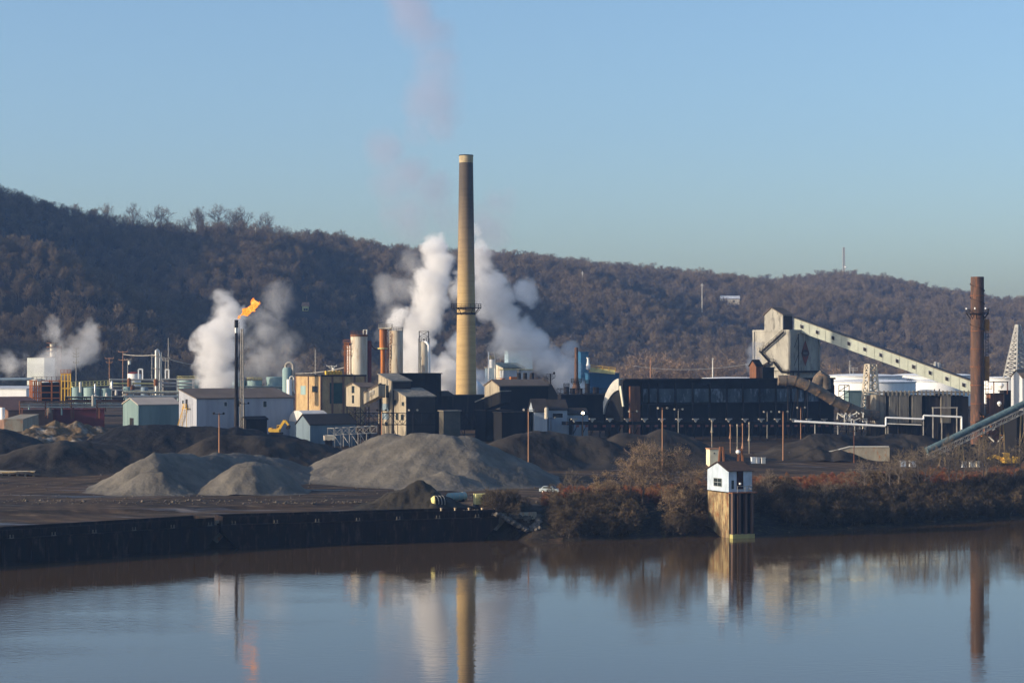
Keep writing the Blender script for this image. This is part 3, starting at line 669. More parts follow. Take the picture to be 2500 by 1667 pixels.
# timber bents behind the hut
for i, (px, top) in enumerate(((1762, 1091), (1808, 1096))):
    D = 392; m = MB(); b = f.g()
    p = Vector((X(px, D), D, 0))
    for s in (-1, 1): m.bar(p+Vector((s*1.1,0,5)), p+Vector((s*.25,0,Z(top,D))), .28)
    for s in (-1, 1): m.bar(p+Vector((s*1.1,1.6,5)), p+Vector((s*.25,.8,Z(top,D))), .28)
    for k in (.35, .65, .95):
        zz = 5+(Z(top,D)-5)*k; wd = 1.1-.85*k; m.bar(p+Vector((-wd,0,zz)), p+Vector((wd,0,zz)), .16)
    q = thing('timber_dolphin', ['rusty braced bent rising behind the hut roof, nearer the white box shed', 'rusty braced bent behind the right end of the hut roof, with a floodlight'][i], 'steel bent', tuple(p+Vector((0,0,5))), group='braced bents behind the hut')
    obj('frame', m, M_rust, q)
    if i: l = MB(); l.lathe(p+Vector((-.5,-.3,Z(1108,D))), [(.1,0),(.45,.25),(.45,.6),(.15,.8)], 10); obj('floodlight', l, M_white, q)
# white box shed and kerb blocks behind it
D = 503; f = Fr(1733, D, 12); g = f.g()
r = thing('box_shed', 'cream box shed with a dark rust patch standing behind the riverside hut', 'shed', tuple(f.p(0,0,g-.3)))
m = MB(); f.box(m, 0, f.U(1755), 0, 3, g-.3, Z(1097,D)); obj('wall', m, mat('cream_box_paint', (.78,.70,.50), (.66,.58,.4), scale=.8), r)
m = MB(); f.box(m, -.15, f.U(1755)+.15, -.15, 3.15, Z(1097,D), Z(1097,D)+.3); obj('roof', m, M_wood, r)
m = MB(); f.box(m, 1.0, 1.25, -.05, -.01, Z(1108,D), Z(1108,D)+.35); obj('vent', m, M_dark, r)

# ------------------------------------------------------------------ things on the yard near the quay
def drum(name, label, a, c, rad, m, bands=3):
    a, c = Vector(a), Vector(c); d = (c-a).normalized(); b = MB(); L = (c-a).length
    b.path([a-d*.35, a-d*.2, a, c, c+d*.2, c+d*.35], [rad*.3, rad*.75, rad, rad, rad*.75, rad*.3], 20)
    r = thing(name, label, 'tank', tuple(a-Vector((0,0,rad)))); obj('shell', b, m, r, smooth=True)
    k = MB()
    for i in range(bands): q = a+d*L*(i+.5)/bands; k.path([q-d*.06, q+d*.06], rad*1.03, 20)
    obj('bands', k, M_pipe, r)
    for t in (.2, .8):
        s = MB(); q = a+d*L*t; n_ = d.cross(Vector((0,0,1))).normalized()*rad*.8; lo, hi = Vector((0,0,rad+.3)), Vector((0,0,rad*.5))
        s.hexa([q-n_-d*.2-lo, q+n_-d*.2-lo, q+n_+d*.2-lo, q-n_+d*.2-lo, q-n_-d*.2-hi, q+n_-d*.2-hi, q+n_+d*.2-hi, q-n_+d*.2-hi]); obj('saddle', s, M_dark, r)
g = 5.2
drum('dumped_tank', 'tank with body darkened as shade and cream end facing left beside the earthy mound', (X(1060,386),386,6.5), (X(1082,386),387,6.5), 1.25, M_dark)  # shade painted in: dark body, with the lit end in bright cream
m = MB(); m.path([(X(1060,386)-.55,385.8,6.5),(X(1060,386)-.42,385.85,6.5),(X(1060,386)-.05,386,6.5),(X(1060,386)+.1,386,6.5)], [.3,.95,1.27,1.27], 20); obj('end_cap', m, M_ylow, bpy.data.objects['dumped_tank'], smooth=True)
drum('dumped_tank', 'pale teal cylindrical tank lying behind the pale quay posts', (X(1096,392),392,7.1), (X(1134,395),395,7.1), .8, M_tealtank)
f = Fr(1162, 393, 14); m = MB(); z1 = Z(1206, 393)
r = thing('open_skip', 'pale yellow skip with a sloping right end beside the teal tank', 'skip', tuple(f.p(0,0,5.0)))
ul = f.U(1198); ul2 = f.U(1215); m.prism([f.p(0,0,5.6), f.p(ul2-.4,0,5.6), f.p(ul2,0,z1-.9), f.p(ul,0,z1-.8), f.p(ul-.1,0,z1), f.p(0,0,z1)], f.v*2.2)
for k in range(5): f.box(m, .4+k*.75, .5+k*.75, -.05, 0, 5.7, z1-.05)
obj('body', m, M_ylow, r); m = MB(); f.box(m, .2, ul2-.6, .2, 2, 5.0, 5.6); obj('skid', m, M_dark, r)

def car(label, px, D, rz, body, van=False):
    x = X(px, D); g = G(x, D); T = Matrix.Translation((x, D, g)) @ Matrix.Rotation(rz, 4, 'Z')
    r = thing('parked_car', label, 'car', (x, D, g), group='cars parked near the river'); h = 1.85 if van else 1.45
    def P(a, b, c): return T @ Vector((a, b, c))
    m = MB(); prof = [(-2.2,.35),(2.2,.35),(2.25,.75),(1.5,.95),(-2.2,.95)] if not van else [(-2.4,.4),(2.4,.4),(2.45,.9),(1.9,1.1),(-2.4,1.1)]
    m.prism([P(a,-.88,c) for a, c in prof], T.to_3x3() @ Vector((0,1.76,0))); bo = obj('body', m, body, r)
    m = MB(); m.prism([P(a,-.78,c) for a, c in ([(-1.9,.95),(1.15,.95),(.45,h),(-1.3,h)] if not van else [(-2.3,1.1),(1.75,1.1),(1.0,h),(-2.25,h)])], T.to_3x3() @ Vector((0,1.56,0))); obj('cabin', m, body, r)
    m = MB(); m.prism([P(a,-.80,c) for a, c in ([(-1.6,1.0),(.95,1.0),(.38,h-.1),(-1.2,h-.1)])], T.to_3x3() @ Vector((0,1.60,0))); obj('windows', m, M_glass, r)
    m = MB(); m.add([P(1.16,-.7,1.0),P(1.16,.7,1.0),P(.52,.65,h-.06),P(.52,-.65,h-.06)] if not van else [P(1.78,-.7,1.15),P(1.78,.7,1.15),P(1.06,.65,h-.08),P(1.06,-.65,h-.08)], [(0,1,2,3)]); obj('windscreen', m, M_glass, r)
    for a in (-1.4, 1.4):
        for s in (-1, 1):
            m = MB(); m.tube(P(a, s*.68, .34), P(a, s*.92, .34), .34, n=14); wl = obj('wheel', m, M_black, r, smooth=True)
            m = MB(); m.tube(P(a, s*.921, .34), P(a, s*.935, .34), .19, n=10); obj('rim', m, M_steel, wl)
    for s in (-1, 1):
        m = MB(); m.hexa([P(2.18,s*.6-.14,.62),P(2.27,s*.6-.14,.62),P(2.27,s*.6+.14,.62),P(2.18,s*.6+.14,.62),P(2.18,s*.6-.14,.78),P(2.27,s*.6-.14,.78),P(2.27,s*.6+.14,.78),P(2.18,s*.6+.14,.78)]); obj('headlight', m, M_white, r)
M_silver = mat('silver_car_paint', (.34,.40,.45), (.30,.36,.41), rough=.3, metal=.5)
car('silver blue car on the track right of the biggest heap', 1344, 424, R(-25), M_silver)
car('white van half hidden behind the riverside hut', 1710, 410, R(200), M_white, True)

# ------------------------------------------------------------------ floodlight poles
def light_pole(px, D, ty, by, label, m=None, arm=1.1, r0=.17, heads=2, pale=False):
    if by > 1065: D = ground_D(px, by, 420)
    x = X(px, D); g = G(x, D)-.3; zt = Z(ty, D)
    r = thing('light_pole', label, 'light pole', (x, D, g), group='floodlight poles across the yard')
    a = MB(); a.tube((x,D,g), (x,D,zt), r0, r0*.72, n=9); obj('pole', a, m or M_wood, r, smooth=True)
    c = MB(); c.bar((x-arm,D-.05,zt-.25), (x+arm,D-.05,zt-.25), .14); obj('crossarm', c, M_dark, r)
    for s in ([-1, 1] if heads == 2 else [-1,-.3,.4,1]):
        l = MB(); c0 = Vector((x+s*arm*.9, D-.3, zt+.05)); l.path([c0, c0+Vector((s*.1,-.35,-.1)), c0+Vector((s*.14,-.5,-.15))], [.10,.26,.28], 10); l.bar(c0+Vector((0,0,-.3)), c0, .07)
        obj('floodlight', l, M_pipe if pale else M_dark, r)
light_pole(535, 466, 1008, 0, 'rust-red floodlight pole standing between the heaps at the left')
light_pole(932, 520, 1000, 1060, 'pale brown floodlight pole in front of the tall cream coal house')
light_pole(1290, 482, 999, 0, 'pale floodlight pole with a red top standing right of the biggest heap', pale=True)
light_pole(1617, 488, 995, 0, 'rusty floodlight pole before the long black oven building', pale=True)
light_pole(1912, 470, 1004, 1125, 'rusty floodlight pole at the left end of the white pipe bridge', pale=True, r0=.2)
light_pole(1009, 535, 1000, 1060, 'thin dark floodlight pole right of the cream coal house', M_dark, pale=True, r0=.12)
light_pole(597, 540, 983, 1040, 'thin grey floodlight pole against the blue-white warehouse', M_dark, r0=.12)
light_pole(1345, 545, 1019, 1050, 'short grey pole by the white sheds', M_dark, pale=True, r0=.1)
light_pole(1545, 560, 1003, 1050, 'short floodlight pole near the left end of the oven building', M_dark, pale=True, r0=.12)
light_pole(1656, 560, 998, 1038, 'grey floodlight pole half way along the oven building', M_pipe, pale=True, r0=.12)
light_pole(1873, 560, 1004, 1070, 'grey floodlight pole near the right end of the oven building', M_pipe, pale=True, r0=.12)
light_pole(1955, 575, 994, 1045, 'brown floodlight pole under the big rusty duct', M_wood, pale=True, r0=.12)
light_pole(2168, 505, 1040, 1112, 'grey pole in front of the low charcoal heaps', M_pipe, arm=.5, r0=.13)
light_pole(2085, 452, 1050, 1130, 'slim rusty pole in the scrub right of the hut', M_rust, arm=.4, r0=.12)
light_pole(2406, 445, 1060, 1150, 'dark leaning pole in the scrub below the sloping green conveyor', M_dark, arm=.3, r0=.16)
for i, (px, ty, by) in enumerate(((1800,1040,1100),(1813,1038,1090),(1829,1035,1072),(1783,1040,1066),(1738,1030,1052))):
    D = 545; x = X(px, D); m = MB(); m.tube((x,D,G(x,D)-.2), (x,D,Z(ty,D)), .12, n=8); m.lathe((x,D,Z(by+4,D)), [(.4,0),(.2,1.0),(.12,1.8)], 10); m.tube((x,D,Z(ty,D)), (x,D,Z(ty,D)+.5), .22, n=8)
    obj('vent_post', m, M_wood if i % 2 else M_conc, org=(x,D,G(x,D)-.2), smooth=True, label=['rusty vent post just left of the tallest of the cluster before the ovens','tallest pale vent post of the cluster before the ovens','pale vent post with a flared foot right of the tallest one','vent post between the lone left one and the cluster','lone vent post left of the cluster before the ovens'][i], cat='vent post', group='vent posts before the ovens')
# ------------------------------------------------------------------ buildings of the works
def openings(f, r, mw, front=(), end=(), frame=None, name='window'):
    """front: (u0,u1,z0,z1) on the long face; end: (v0,v1,z0,z1) on the end face"""
    for (a, b, z0, z1) in front:
        m = MB(); f.box(m, a, b, -.06, .02, z0, z1); w = obj(name, m, mw, r)
        if frame:
            q = MB()
            for t in ((a-.1,a,z0-.1,z1+.1),(b,b+.1,z0-.1,z1+.1),(a,b,z1,z1+.1),(a,b,z0-.1,z0)): f.box(q, t[0], t[1], -.11, -.005, t[2], t[3])
            obj('frame', q, frame, w)
    for (a, b, z0, z1) in end:
        m = MB(); f.box(m, -.06, .02, a, b, z0, z1); w = obj(name, m, mw, r)
        if frame:
            q = MB()
            for t in ((a-.1,a,z0-.1,z1+.1),(b,b+.1,z0-.1,z1+.1),(a,b,z1,z1+.1),(a,b,z0-.1,z0)): f.box(q, -.11, -.005, t[0], t[1], t[2], t[3])
            obj('frame', q, frame, w)
def building(name, label, cat, px, pl, pr, D, deg, ye, yp, mwall, mroof, style='gable', z0=None, W=None, ov=.3, group=None, side=None, eaves=.25, ribs=0):
    """box with its near corner at px, left end to pl, long face to pr; rows of eaves and peak"""
    f = Fr(px, D, deg); u = f.U(pr); v = W or f.V(pl); g = f.g()-.5 if z0 is None else z0; ze, zp = Z(ye, D), Z(yp, D)
    r = thing(name, label, cat, tuple(f.p(0,0,g)), group=group); m = MB(); P = f.p
    if style == 'gable':
        m.add([P(0,0,g),P(u,0,g),P(u,v,g),P(0,v,g),P(0,0,ze),P(u,0,ze),P(u,v,ze),P(0,v,ze),P(0,v/2,zp),P(u,v/2,zp)], [(3,2,1,0),(0,1,5,4),(2,3,7,6),(3,0,4,8,7),(1,2,6,9,5),(4,5,9,8),(8,9,6,7)])
    elif style == 'shed':     # high at the back
        m.add([P(0,0,g),P(u,0,g),P(u,v,g),P(0,v,g),P(0,0,ze),P(u,0,ze),P(u,v,zp),P(0,v,zp)], [(3,2,1,0),(0,1,5,4),(2,3,7,6),(3,0,4,7),(1,2,6,5),(4,5,6,7)])
    else: f.box(m, 0, u, 0, v, g, ze)
    if ribs:
        k = ribs
        while k < u-.1: f.box(m, k-.05, k+.05, -.05, 0, g, ze-.05); k += ribs
        k = ribs
        while k < v-.1 and style != 'gable': f.box(m, -.05, 0, k-.05, k+.05, g, ze-.05); k += ribs
    wall = obj('wall', m, mwall, r); m = MB()
    if style == 'gable':
        s = (zp-ze)/(v/2)
        f.sheet(m, [(-ov,-ov,ze-s*ov+.05),(u+ov,-ov,ze-s*ov+.05),(u+ov,v/2,zp+.05),(-ov,v/2,zp+.05)], eaves)
        f.sheet(m, [(-ov,v/2,zp+.05),(u+ov,v/2,zp+.05),(u+ov,v+ov,ze-s*ov+.05),(-ov,v+ov,ze-s*ov+.05)], eaves)
    elif style == 'shed':
        s = (zp-ze)/v; f.sheet(m, [(-ov,-ov,ze-s*ov+.05),(u+ov,-ov,ze-s*ov+.05),(u+ov,v+ov,zp+s*ov+.05),(-ov,v+ov,zp+s*ov+.05)], eaves)
    else: f.box(m, -ov, u+ov, -ov, v+ov, ze, ze+eaves)
    obj('roof', m, mroof, r)
    return f, r, u, v, g, ze, zp

# blue-white warehouse with stairs on its lit end
f, r, u, v, g, ze, zp = building('warehouse', 'long blue-white warehouse with a brown mono-pitch roof behind the flat-topped coal heap', 'warehouse', 480, 437, 716, 556, 30, 974, 953, mat('white_blue_sheeting', (.36,.37,.41), (.28,.29,.33), scale=.25, stretch=VS), M_roof, 'shed', ribs=3.1)
openings(f, r, M_glass, front=[(12,13,ze-2.2,ze-.6),(19.5,20.5,ze-2.4,ze-.8),(8,8.8,ze-2,ze-.9)], end=[(v*.72,v*.8,ze-1.6,ze-.5)], frame=M_dwhite)
openings(f, r, M_dark, end=[(v*.5,v*.62,ze-2.6,ze-.2)], name='door')
m = MB(); P = f.p
for k in range(14): f.box(m, -1.1-.0*k, -.1, v*.5+.35*k-.3, v*.5+.35*k, ze-2.7-.42*k, ze-2.6-.42*k)
m.rail([P(-1.1,v*.5,ze-2.6), P(-1.1,v*.5+4.6,ze-8.3)], 1.1, .09); m.rail([P(-1.15,v*.35,ze-2.6), P(-1.15,v*.6,ze-2.6)], 1.1, .09); f.box(m, -1.2, -.02, v*.35, v*.62, ze-2.75, ze-2.62)
for q in (.35,.6): m.bar(P(-1.1,v*q,g), P(-1.1,v*q,ze-2.7), .12)
obj('staircase', m, M_yel, r)
building('lean_to_shed', 'low dark lean-to shed against the front of the blue-white warehouse', 'shed', 602, 588, 652, 550, 30, 1025, 1019, M_dark, M_black, 'gable', W=4)
# teal warehouse
f, r, u, v, g, ze, zp = building('warehouse', 'teal warehouse with a pale low gable roof left of the blue-white one', 'warehouse', 338, 300, 440, 585, 30, 989, 974, M_teal, mat('pale_dusty_roof', (.46,.38,.31), (.40,.33,.27), scale=.2), 'gable', ribs=3)
openings(f, r, M_dark, end=[(v*.3,v*.55,g,g+4.2)], name='door')
# ochre brick house with green glazing
f, r, u, v, g, ze, zp = building('brick_works_house', 'ochre brick flat-roofed house with big green windows beside the cream tanks', 'building', 784, 722, 892, 640, 30, 919, 919, M_brick, M_roofd, 'flat', eaves=.5)
openings(f, r, M_green, front=[(3,7.3,Z(985,640),Z(935,640)),(11,15,Z(975,640),Z(940,640))], frame=M_brown)
openings(f, r, M_glass, end=[(v*.12,v*.34,Z(958,640),Z(943,640))], frame=M_brick); openings(f, r, M_tealtank, end=[(v*.6,v*.8,Z(965,640),Z(943,640))], name='door')
m = MB()
for k in (0, .25, .5, .75, 1): f.box(m, u*k-.3, u*k+.3, -.25, 0, g, ze-.02)
for k in (.0, .48, .98): f.box(m, -.25, 0, v*k-.02, v*k+.4, g, ze-.02)
obj('pilasters', m, M_brown, r)
m = MB(); 
for k in range(5): f.box(m, 4+k*1.2, 4.8+k*1.2, 5, 6, ze+.5, ze+1.7)
obj('roof_vents', m, M_yel, r)
# quonset shed and blue gable shed
f = Fr(745, 560, 30); r = thing('quonset_shed', 'pale barrel-roofed shed with a sunlit edge right of the blue-white warehouse', 'shed', tuple(f.p(0,0,f.g()-.5)))
m = MB(); vv = f.V(727)+6; uu = f.U(805); prof = [(vv*(1-math.cos(t))/2, Z(1030,560)+ (Z(1003,560)-Z(1030,560))*math.sin(t)) for t in np.linspace(0, math.pi, 13)]
m.prism([f.p(0,a,z) for a, z in prof], f.u*uu); obj('roof', m, mat('pale_tarpaulin', (.60,.58,.55), (.50,.48,.46), scale=.4), r, smooth=True)
m = MB(); f.box(m, .05, uu-.05, .1, vv-.1, f.g()-.5, Z(1030,560)+.05); obj('wall', m, M_bluew, r)
building('gable_shed', 'pale blue shed with a long dark roof in front of the brick house', 'shed', 757, 723, 868, 535, 32, 1037, 1014, mat('faded_blue_sheeting', (.16,.21,.245), (.12,.16,.19), scale=.3, stretch=VS), M_roofd, 'gable', ribs=2.5)
# headhouse on steel legs with its inclined gallery
D = 565; f = Fr(879, D, 30); u = f.U(903); v = f.V(845); zb = Z(993, D); ze = Z(946, D); zp = Z(936, D); g = f.g()
r = thing('transfer_house', 'cream gabled transfer house standing on steel legs left of the tall coal house', 'conveyor house', tuple(f.p(0,0,g-.5)))
P = f.p; m = MB(); m.add([P(0,0,zb),P(u,0,zb),P(u,v,zb),P(0,v,zb),P(0,0,ze),P(u,0,ze),P(u,v,ze),P(0,v,ze),P(0,v/2,zp),P(u,v/2,zp)], [(3,2,1,0),(0,1,5,4),(2,3,7,6),(3,0,4,8,7),(1,2,6,9,5),(4,5,9,8),(8,9,6,7)])
obj('wall', m, M_siding, r); m = MB(); s = (zp-ze)/(v/2)
f.sheet(m, [(-.3,-.3,ze-s*.3+.05),(u+2.5,-.3,ze-s*.3+.05),(u+2.5,v/2,zp+.05),(-.3,v/2,zp+.05)], .2); f.sheet(m, [(-.3,v/2,zp+.05),(u+2.5,v/2,zp+.05),(u+2.5,v+.3,ze-s*.3+.05),(-.3,v+.3,ze-s*.3+.05)], .2)
obj('roof', m, M_roof, r); openings(f, r, M_glass, end=[(v*.4,v*.58,ze-1.6,ze+.4),(v*.42,v*.56,ze-4.4,ze-2.2)])
for a in (.2, u-.2):
    for b in (.2, v-.2): m = MB(); m.bar(P(a,b,g-.5), P(a,b,zb), .3); obj('leg', m, M_dark, r)
m = MB()
for z0 in np.linspace(g, zb-.3, 4)[:-1]:
    z1 = z0+(zb-g)/3.2
    m.bar(P(.2,.2,z0), P(.2,v-.2,z1), .15); m.bar(P(.2,v-.2,z0), P(.2,.2,z1), .15); m.bar(P(.2,.2,z0), P(u-.2,.2,z1), .15); m.bar(P(u-.2,.2,z0), P(.2,.2,z1), .15); m.bar(P(.2,.2,z1), P(.2,v-.2,z1), .15)
obj('bracing', m, M_dark, r)
def gallery(label, A, B, w, h, mwall, mroof, nwin=0, win=(1,1.1), group=None, mw=None, roof_ov=.25, tex=True):
    """enclosed inclined conveyor gallery between the lower front edges A and B; w is its depth"""
    A, B = Vector(A), Vector(B); d = B-A; hd = Vector((d.x, d.y, 0)).normalized(); n_ = Vector((-hd.y, hd.x, 0)); up = Vector((0,0,h))
    r = thing('conveyor_gallery', label, 'conveyor gallery', tuple(A), group=group)
    m = MB(); m.hexa([A, B, B+n_*w, A+n_*w, A+up, B+up, B+n_*w+up, A+n_*w+up])
    L = d.length; k = 3.0
    while k < L: q = A+d*(k/L); m.bar(q-n_*.03, q-n_*.03+up*.98, .10); k += 3.0
    obj('wall', m, mwall, r)
    m = MB(); o = n_*roof_ov; t = Vector((0,0,.28)); m.hexa([A-o+up, B-o+up, B+n_*w+o+up, A+n_*w+o+up, A-o+up+t, B-o+up+t, B+n_*w+o+up+t, A+n_*w+o+up+t]); obj('roof', m, mroof, r)
    for i in range(nwin):
        k = (i+.55)/nwin; q = A+d*k+up*.36; e = d.normalized()*win[0]/2; z_ = Vector((0,0,win[1]))
        m = MB(); m.hexa([q-e-n_*.12, q+e-n_*.12, q+e+n_*.02, q-e+n_*.02, q-e-n_*.12+z_, q+e-n_*.12+z_, q+e+n_*.02+z_, q-e+n_*.02+z_]); w_ = obj('window', m, mw or (M_glass if i % 3 else M_grey), r)
        m = MB(); m.bar(q-e*1.1-n_*.14, q-e*1.1-n_*.14+z_, .1); m.bar(q+e*1.1-n_*.14, q+e*1.1-n_*.14+z_, .1); m.bar(q-e*1.1-n_*.14+z_, q+e*1.1-n_*.14+z_, .1); obj('frame', m, M_dwhite, w_)
    return r
gallery('short slanting cream gallery joining the transfer house to the tall coal house', PT(888,986,561), PT(924,967,558), 3, 3.0, M_siding, M_roof, 1, (1.6,1.2))
# tall coal house: upper part, lower part, and the dark block behind
f, r, u, v, g, ze, zp = building('coal_house', 'tall cream coal house with a shed roof and a column of windows', 'building', 957, 924, 1003, 562, 30, 931, 915, M_siding, M_grey, 'shed', ov=.3, ribs=3)
openings(f, r, M_glass, end=[(v*.25,v*.42,ze-4.4,ze-1.2),(v*.52,v*.75,ze-4.4,ze-1.2)], frame=M_dark)
m = MB(); f.box(m, .25, u+.02, -.08, 0, g, ze-.1); obj('front_shade', m, M_roofd, r)  # dark sheet over the siding, puts the front's shade into the colour
openings(f, r, M_bluew, end=[(v*.25,v*.75,ze-8.2,ze-6.2),(v*.25,v*.75,ze-10.5,ze-8.8)])
openings(f, r, M_glass, end=[(v*.3,v*.5,ze-12.3,ze-11.2)], name='opening')
m = MB(); m.bar(f.p(-.3,v*.8,g), f.p(-.3,v*.8,ze-.5), .5); m.bar(f.p(-.3,v*.15,g), f.p(-.3,v*.15,ze-3), .25); obj('downpipe', m, M_dark, r)
f, r, u, v, g, ze, zp = building('coal_house', 'lower cream coal house with a lit lean-to roof in front of the tall one', 'building', 991, 958, 1062, 556, 30, 969, 951, M_siding, M_grey, 'shed', ribs=3)
m = MB(); f.box(m, .25, u+.02, -.08, 0, g, ze-.1); obj('front_shade', m, M_roofd, r)  # same dark sheet, shade of the long face as colour
openings(f, r, M_glass, end=[(v*.7,v*.88,ze-2.4,ze-.9),(v*.12,v*.28,ze-2.4,ze-1.4),(v*.15,v*.35,ze-6.3,ze-4.8),(v*.55,v*.72,ze-6.3,ze-4.6)], frame=M_grey)
building('dark_block', 'big dark block behind the cream coal houses', 'building', 976, 955, 1077, 585, 30, 913, 913, M_black, M_roofd, 'flat', ribs=4)
building('lean_block', 'sloping dark annex falling toward the foot of the chimney', 'building', 1045, 1030, 1108, 590, 30, 968, 958, M_dark, M_roofd, 'shed')
f, r, u, v, g, ze, zp = building('small_shed', 'small flat-roofed shed with one sunlit end below the chimney', 'shed', 1083, 1072, 1124, 556, 30, 1004, 1003, mat('olive_grey_sheeting', (.10,.09,.07), (.07,.065,.055), scale=.4), M_grey, 'flat')
# steel walkway trestle before the coal houses
def trestle(name, label, A, B, h, nleg, m_=None, n=None, w=2.5, cat='pipe trestle', leg=.22):
    A, B = Vector(A), Vector(B); d = B-A; r = thing(name, label, cat, (A.x, A.y, G(A.x,A.y)-.3)); n_ = Vector((-d.y, d.x, 0)).normalized()*w
    t = MB(); t.truss(A, B, h, .16, n or max(6, int(d.length/3)), w); obj('truss', t, m_ or M_dark, r)
    for i in range(nleg):
        q = A+d*((i+.5)/nleg); l = MB()
        for s in (Vector((0,0,0)), n_): l.bar((q+s).xy.to_3d()+Vector((0,0,G(q.x,q.y)-.3)), q+s, leg)
        l.bar(q+n_-Vector((0,0,(q.z-G(q.x,q.y))*.15)), q-Vector((0,0,(q.z-G(q.x,q.y))*.8)), leg*.6); obj('leg', l, m_ or M_dark, r)
    return r
trestle('walkway_trestle', 'dark steel walkway trestle running before the cream coal houses', PT(852,1036,545), PT(1150,1036,570), 3.1, 9)
trestle('pipe_trestle', 'low tangled pipe trestle under the cream transfer house', PT(800,1062,530), PT(905,1056,540), 1.8, 5, M_pipe)
# building right of the chimney with its covered ramp
f, r, u, v, g, ze, zp = building('crusher_house', 'dark house with a lit cream gable just right of the chimney', 'building', 1219, 1183, 1338, 580, 30, 943, 929, M_siding, M_roof, 'gable')
m = MB(); f.box(m, .3, u+.02, -.06, 0, g, ze-.1); obj('front_shade', m, M_black, r)  # black sheet over the siding deepens the shade on this front
m = MB(); P = f.p; m.prism([P(u,0,g),P(u+3.5,0,g),P(u+3.2,0,ze-2.6),P(u+1.2,0,ze+.5),P(u,0,ze+.2)], f.v*v*.9); obj('annex', m, M_roofd, r)
gallery('covered ramp with a sunlit roof climbing from the chimney foot to the crusher house', PT(1160,1010,573), PT(1222,984,568), 5, 3.2, M_black, M_grey)
building('boiler_block', 'low dark block at the foot of the chimney', 'building', 1105, 1085, 1190, 612, 30, 966, 966, M_dark, M_roofd, 'flat')
building('dark_block', 'low dark block at the foot of the crusher house below the ramp', 'building', 1186, 1160, 1250, 566, 30, 1003, 1001, M_black, M_roofd, 'flat')
# white sheds in the shade
for a in (('open-fronted white shed with a dark blue sloping side right of the crusher house', 1304, 1296, 1336, 560, 1004, 976), ('white gabled shed with a dark window band before the oven building', 1340, 1334, 1385, 566, 1000, 978), ('low white shed stepping down toward the ovens', 1384, 1378, 1436, 572, 1012, 999)):
    f, r, u, v, g, ze, zp = building('white_shed', a[0], 'shed', a[1], a[2], a[3], a[4], 12, a[5], a[6], mat('white_shed_paint', (.34,.38,.43), (.26,.30,.35), scale=.4, stretch=VS), M_roofd, 'gable', W=7, group='white sheds in front of the ovens')
    if a[1] == 1340: openings(f, r, M_dark, front=[(u*.2,u*.75,ze-2.2,ze-1.0)], frame=M_dwhite)
    if a[1] == 1384: openings(f, r, M_dark, front=[(u*.1,u*.25,g,ze-1)], name='door')
f = Fr(1335, 560, 12); m = MB(); m.lathe((X(1334,556), 556, Z(1022,556)), [(.55,0),(.55,2.8),(.3,3.1)], 14); obj('vertical_tank', m, M_cream, org=(X(1334,556),556,Z(1022,556)), smooth=True, label='small upright cream tank between the two white sheds', cat='tank')
# the one lit lamp of the yard
lp = PT(1423,1008,548); r = thing('yard_lamp', 'lit yard lamp glowing at the right end of the white sheds', 'lamp', (lp.x, lp.y, G(lp.x,lp.y)))
m = MB(); m.tube((lp.x,lp.y+.4,G(lp.x,lp.y)-.2), lp+Vector((0,.4,0)), .12, n=8); obj('pole', m, M_dark, r)
m = MB(); m.lathe(lp+Vector((0,0,-.35)), [(.1,0),(.42,.2),(.42,.5),(.1,.7)], 12); obj('lamp_head', m, emit('lamp_glow', (1,.82,.5,1), 9), r)

# coke oven battery
D = 590; f = Fr(1520, D, 30); g = f.g(); P = f.p; u = f.U(2035); v = f.V(1476); zt = Z(926, D)
r = thing('oven_building', 'very long black coke oven building with a row of dim grey panels', 'building', tuple(P(0,0,g-.5)))
def zroof(k): return Z(987,D) + (zt-Z(987,D))*math.cos(k*math.pi/2)**.7 if k < 1 else Z(987,D)
prof = [(0,g-.5),(0,zt)] + [(v*(.12+.88*k), zroof(k)) for k in np.linspace(.1,1,9)] + [(v, g-.5)]
m = MB(); m.prism([P(.1,a,z) for a, z in prof], f.u*u); obj('wall', m, M_black, r)
m = MB(); pts = [(v*(.10+.90*k), zroof(k)+.25) for k in np.linspace(.05,1,12)]
for (a, z), (b, z2) in zip(pts, pts[1:]): m.hexa([P(-.5,a,z-3.3),P(1.6,a,z-3.3),P(1.6,b,z2-3.3),P(-.5,b,z2-3.3),P(-.5,a,z),P(1.6,a,z),P(1.6,b,z2),P(-.5,b,z2)])
obj('hood', m, mat('pale_grey_hood', (.50,.48,.43), (.40,.38,.34), scale=.5), r)
m = MB(); m.hexa([P(-.25,-.8,Z(992,D)),P(.1,-.8,Z(992,D)),P(.1,-.1,Z(992,D)),P(-.25,-.1,Z(992,D)),P(-.25,.6,Z(942,D)),P(.1,.6,Z(942,D)),P(.1,1.7,Z(942,D)),P(-.25,1.7,Z(942,D))]); obj('end_fin', m, mat('pale_cream_fin', (.60,.56,.44), (.5,.46,.36)), r)
M_panel = mat('sooty_blue_panels', (.09,.11,.125), (.03,.035,.04), scale=.25, stretch=(1,1,.4), lo=.35, hi=.65, c3=(.26,.29,.33))
edges = [1566, 1583, 1605, 1648, 1690, 1732, 1773, 1813, 1853, 1893, 1930, 1965, 2000]
for a, b in zip(edges, edges[1:]):
    u0, u1 = f.U(a)+.25, f.U(b)-.25; m = MB(); f.box(m, u0, u1, -.08, .1, f.z(982,u0), f.z(949,u0)); obj('panel', m, M_panel, r)
m = MB()
for a in edges: q = f.U(a); f.box(m, q-.22, q+.22, -.5, 0, g-.5, zt-1.2)
f.box(m, 0, u, -.7, .0, Z(986,D)-.3, Z(986,D)); f.box(m, 0, u, -1.0, .0, zt-.4, zt+.15)
obj('buttresses', m, M_dark, r)
m = MB(); f.box(m, 2, 5.5, -.9, 0, g-.5, zt-2); obj('stair_tower', m, M_rust, r)
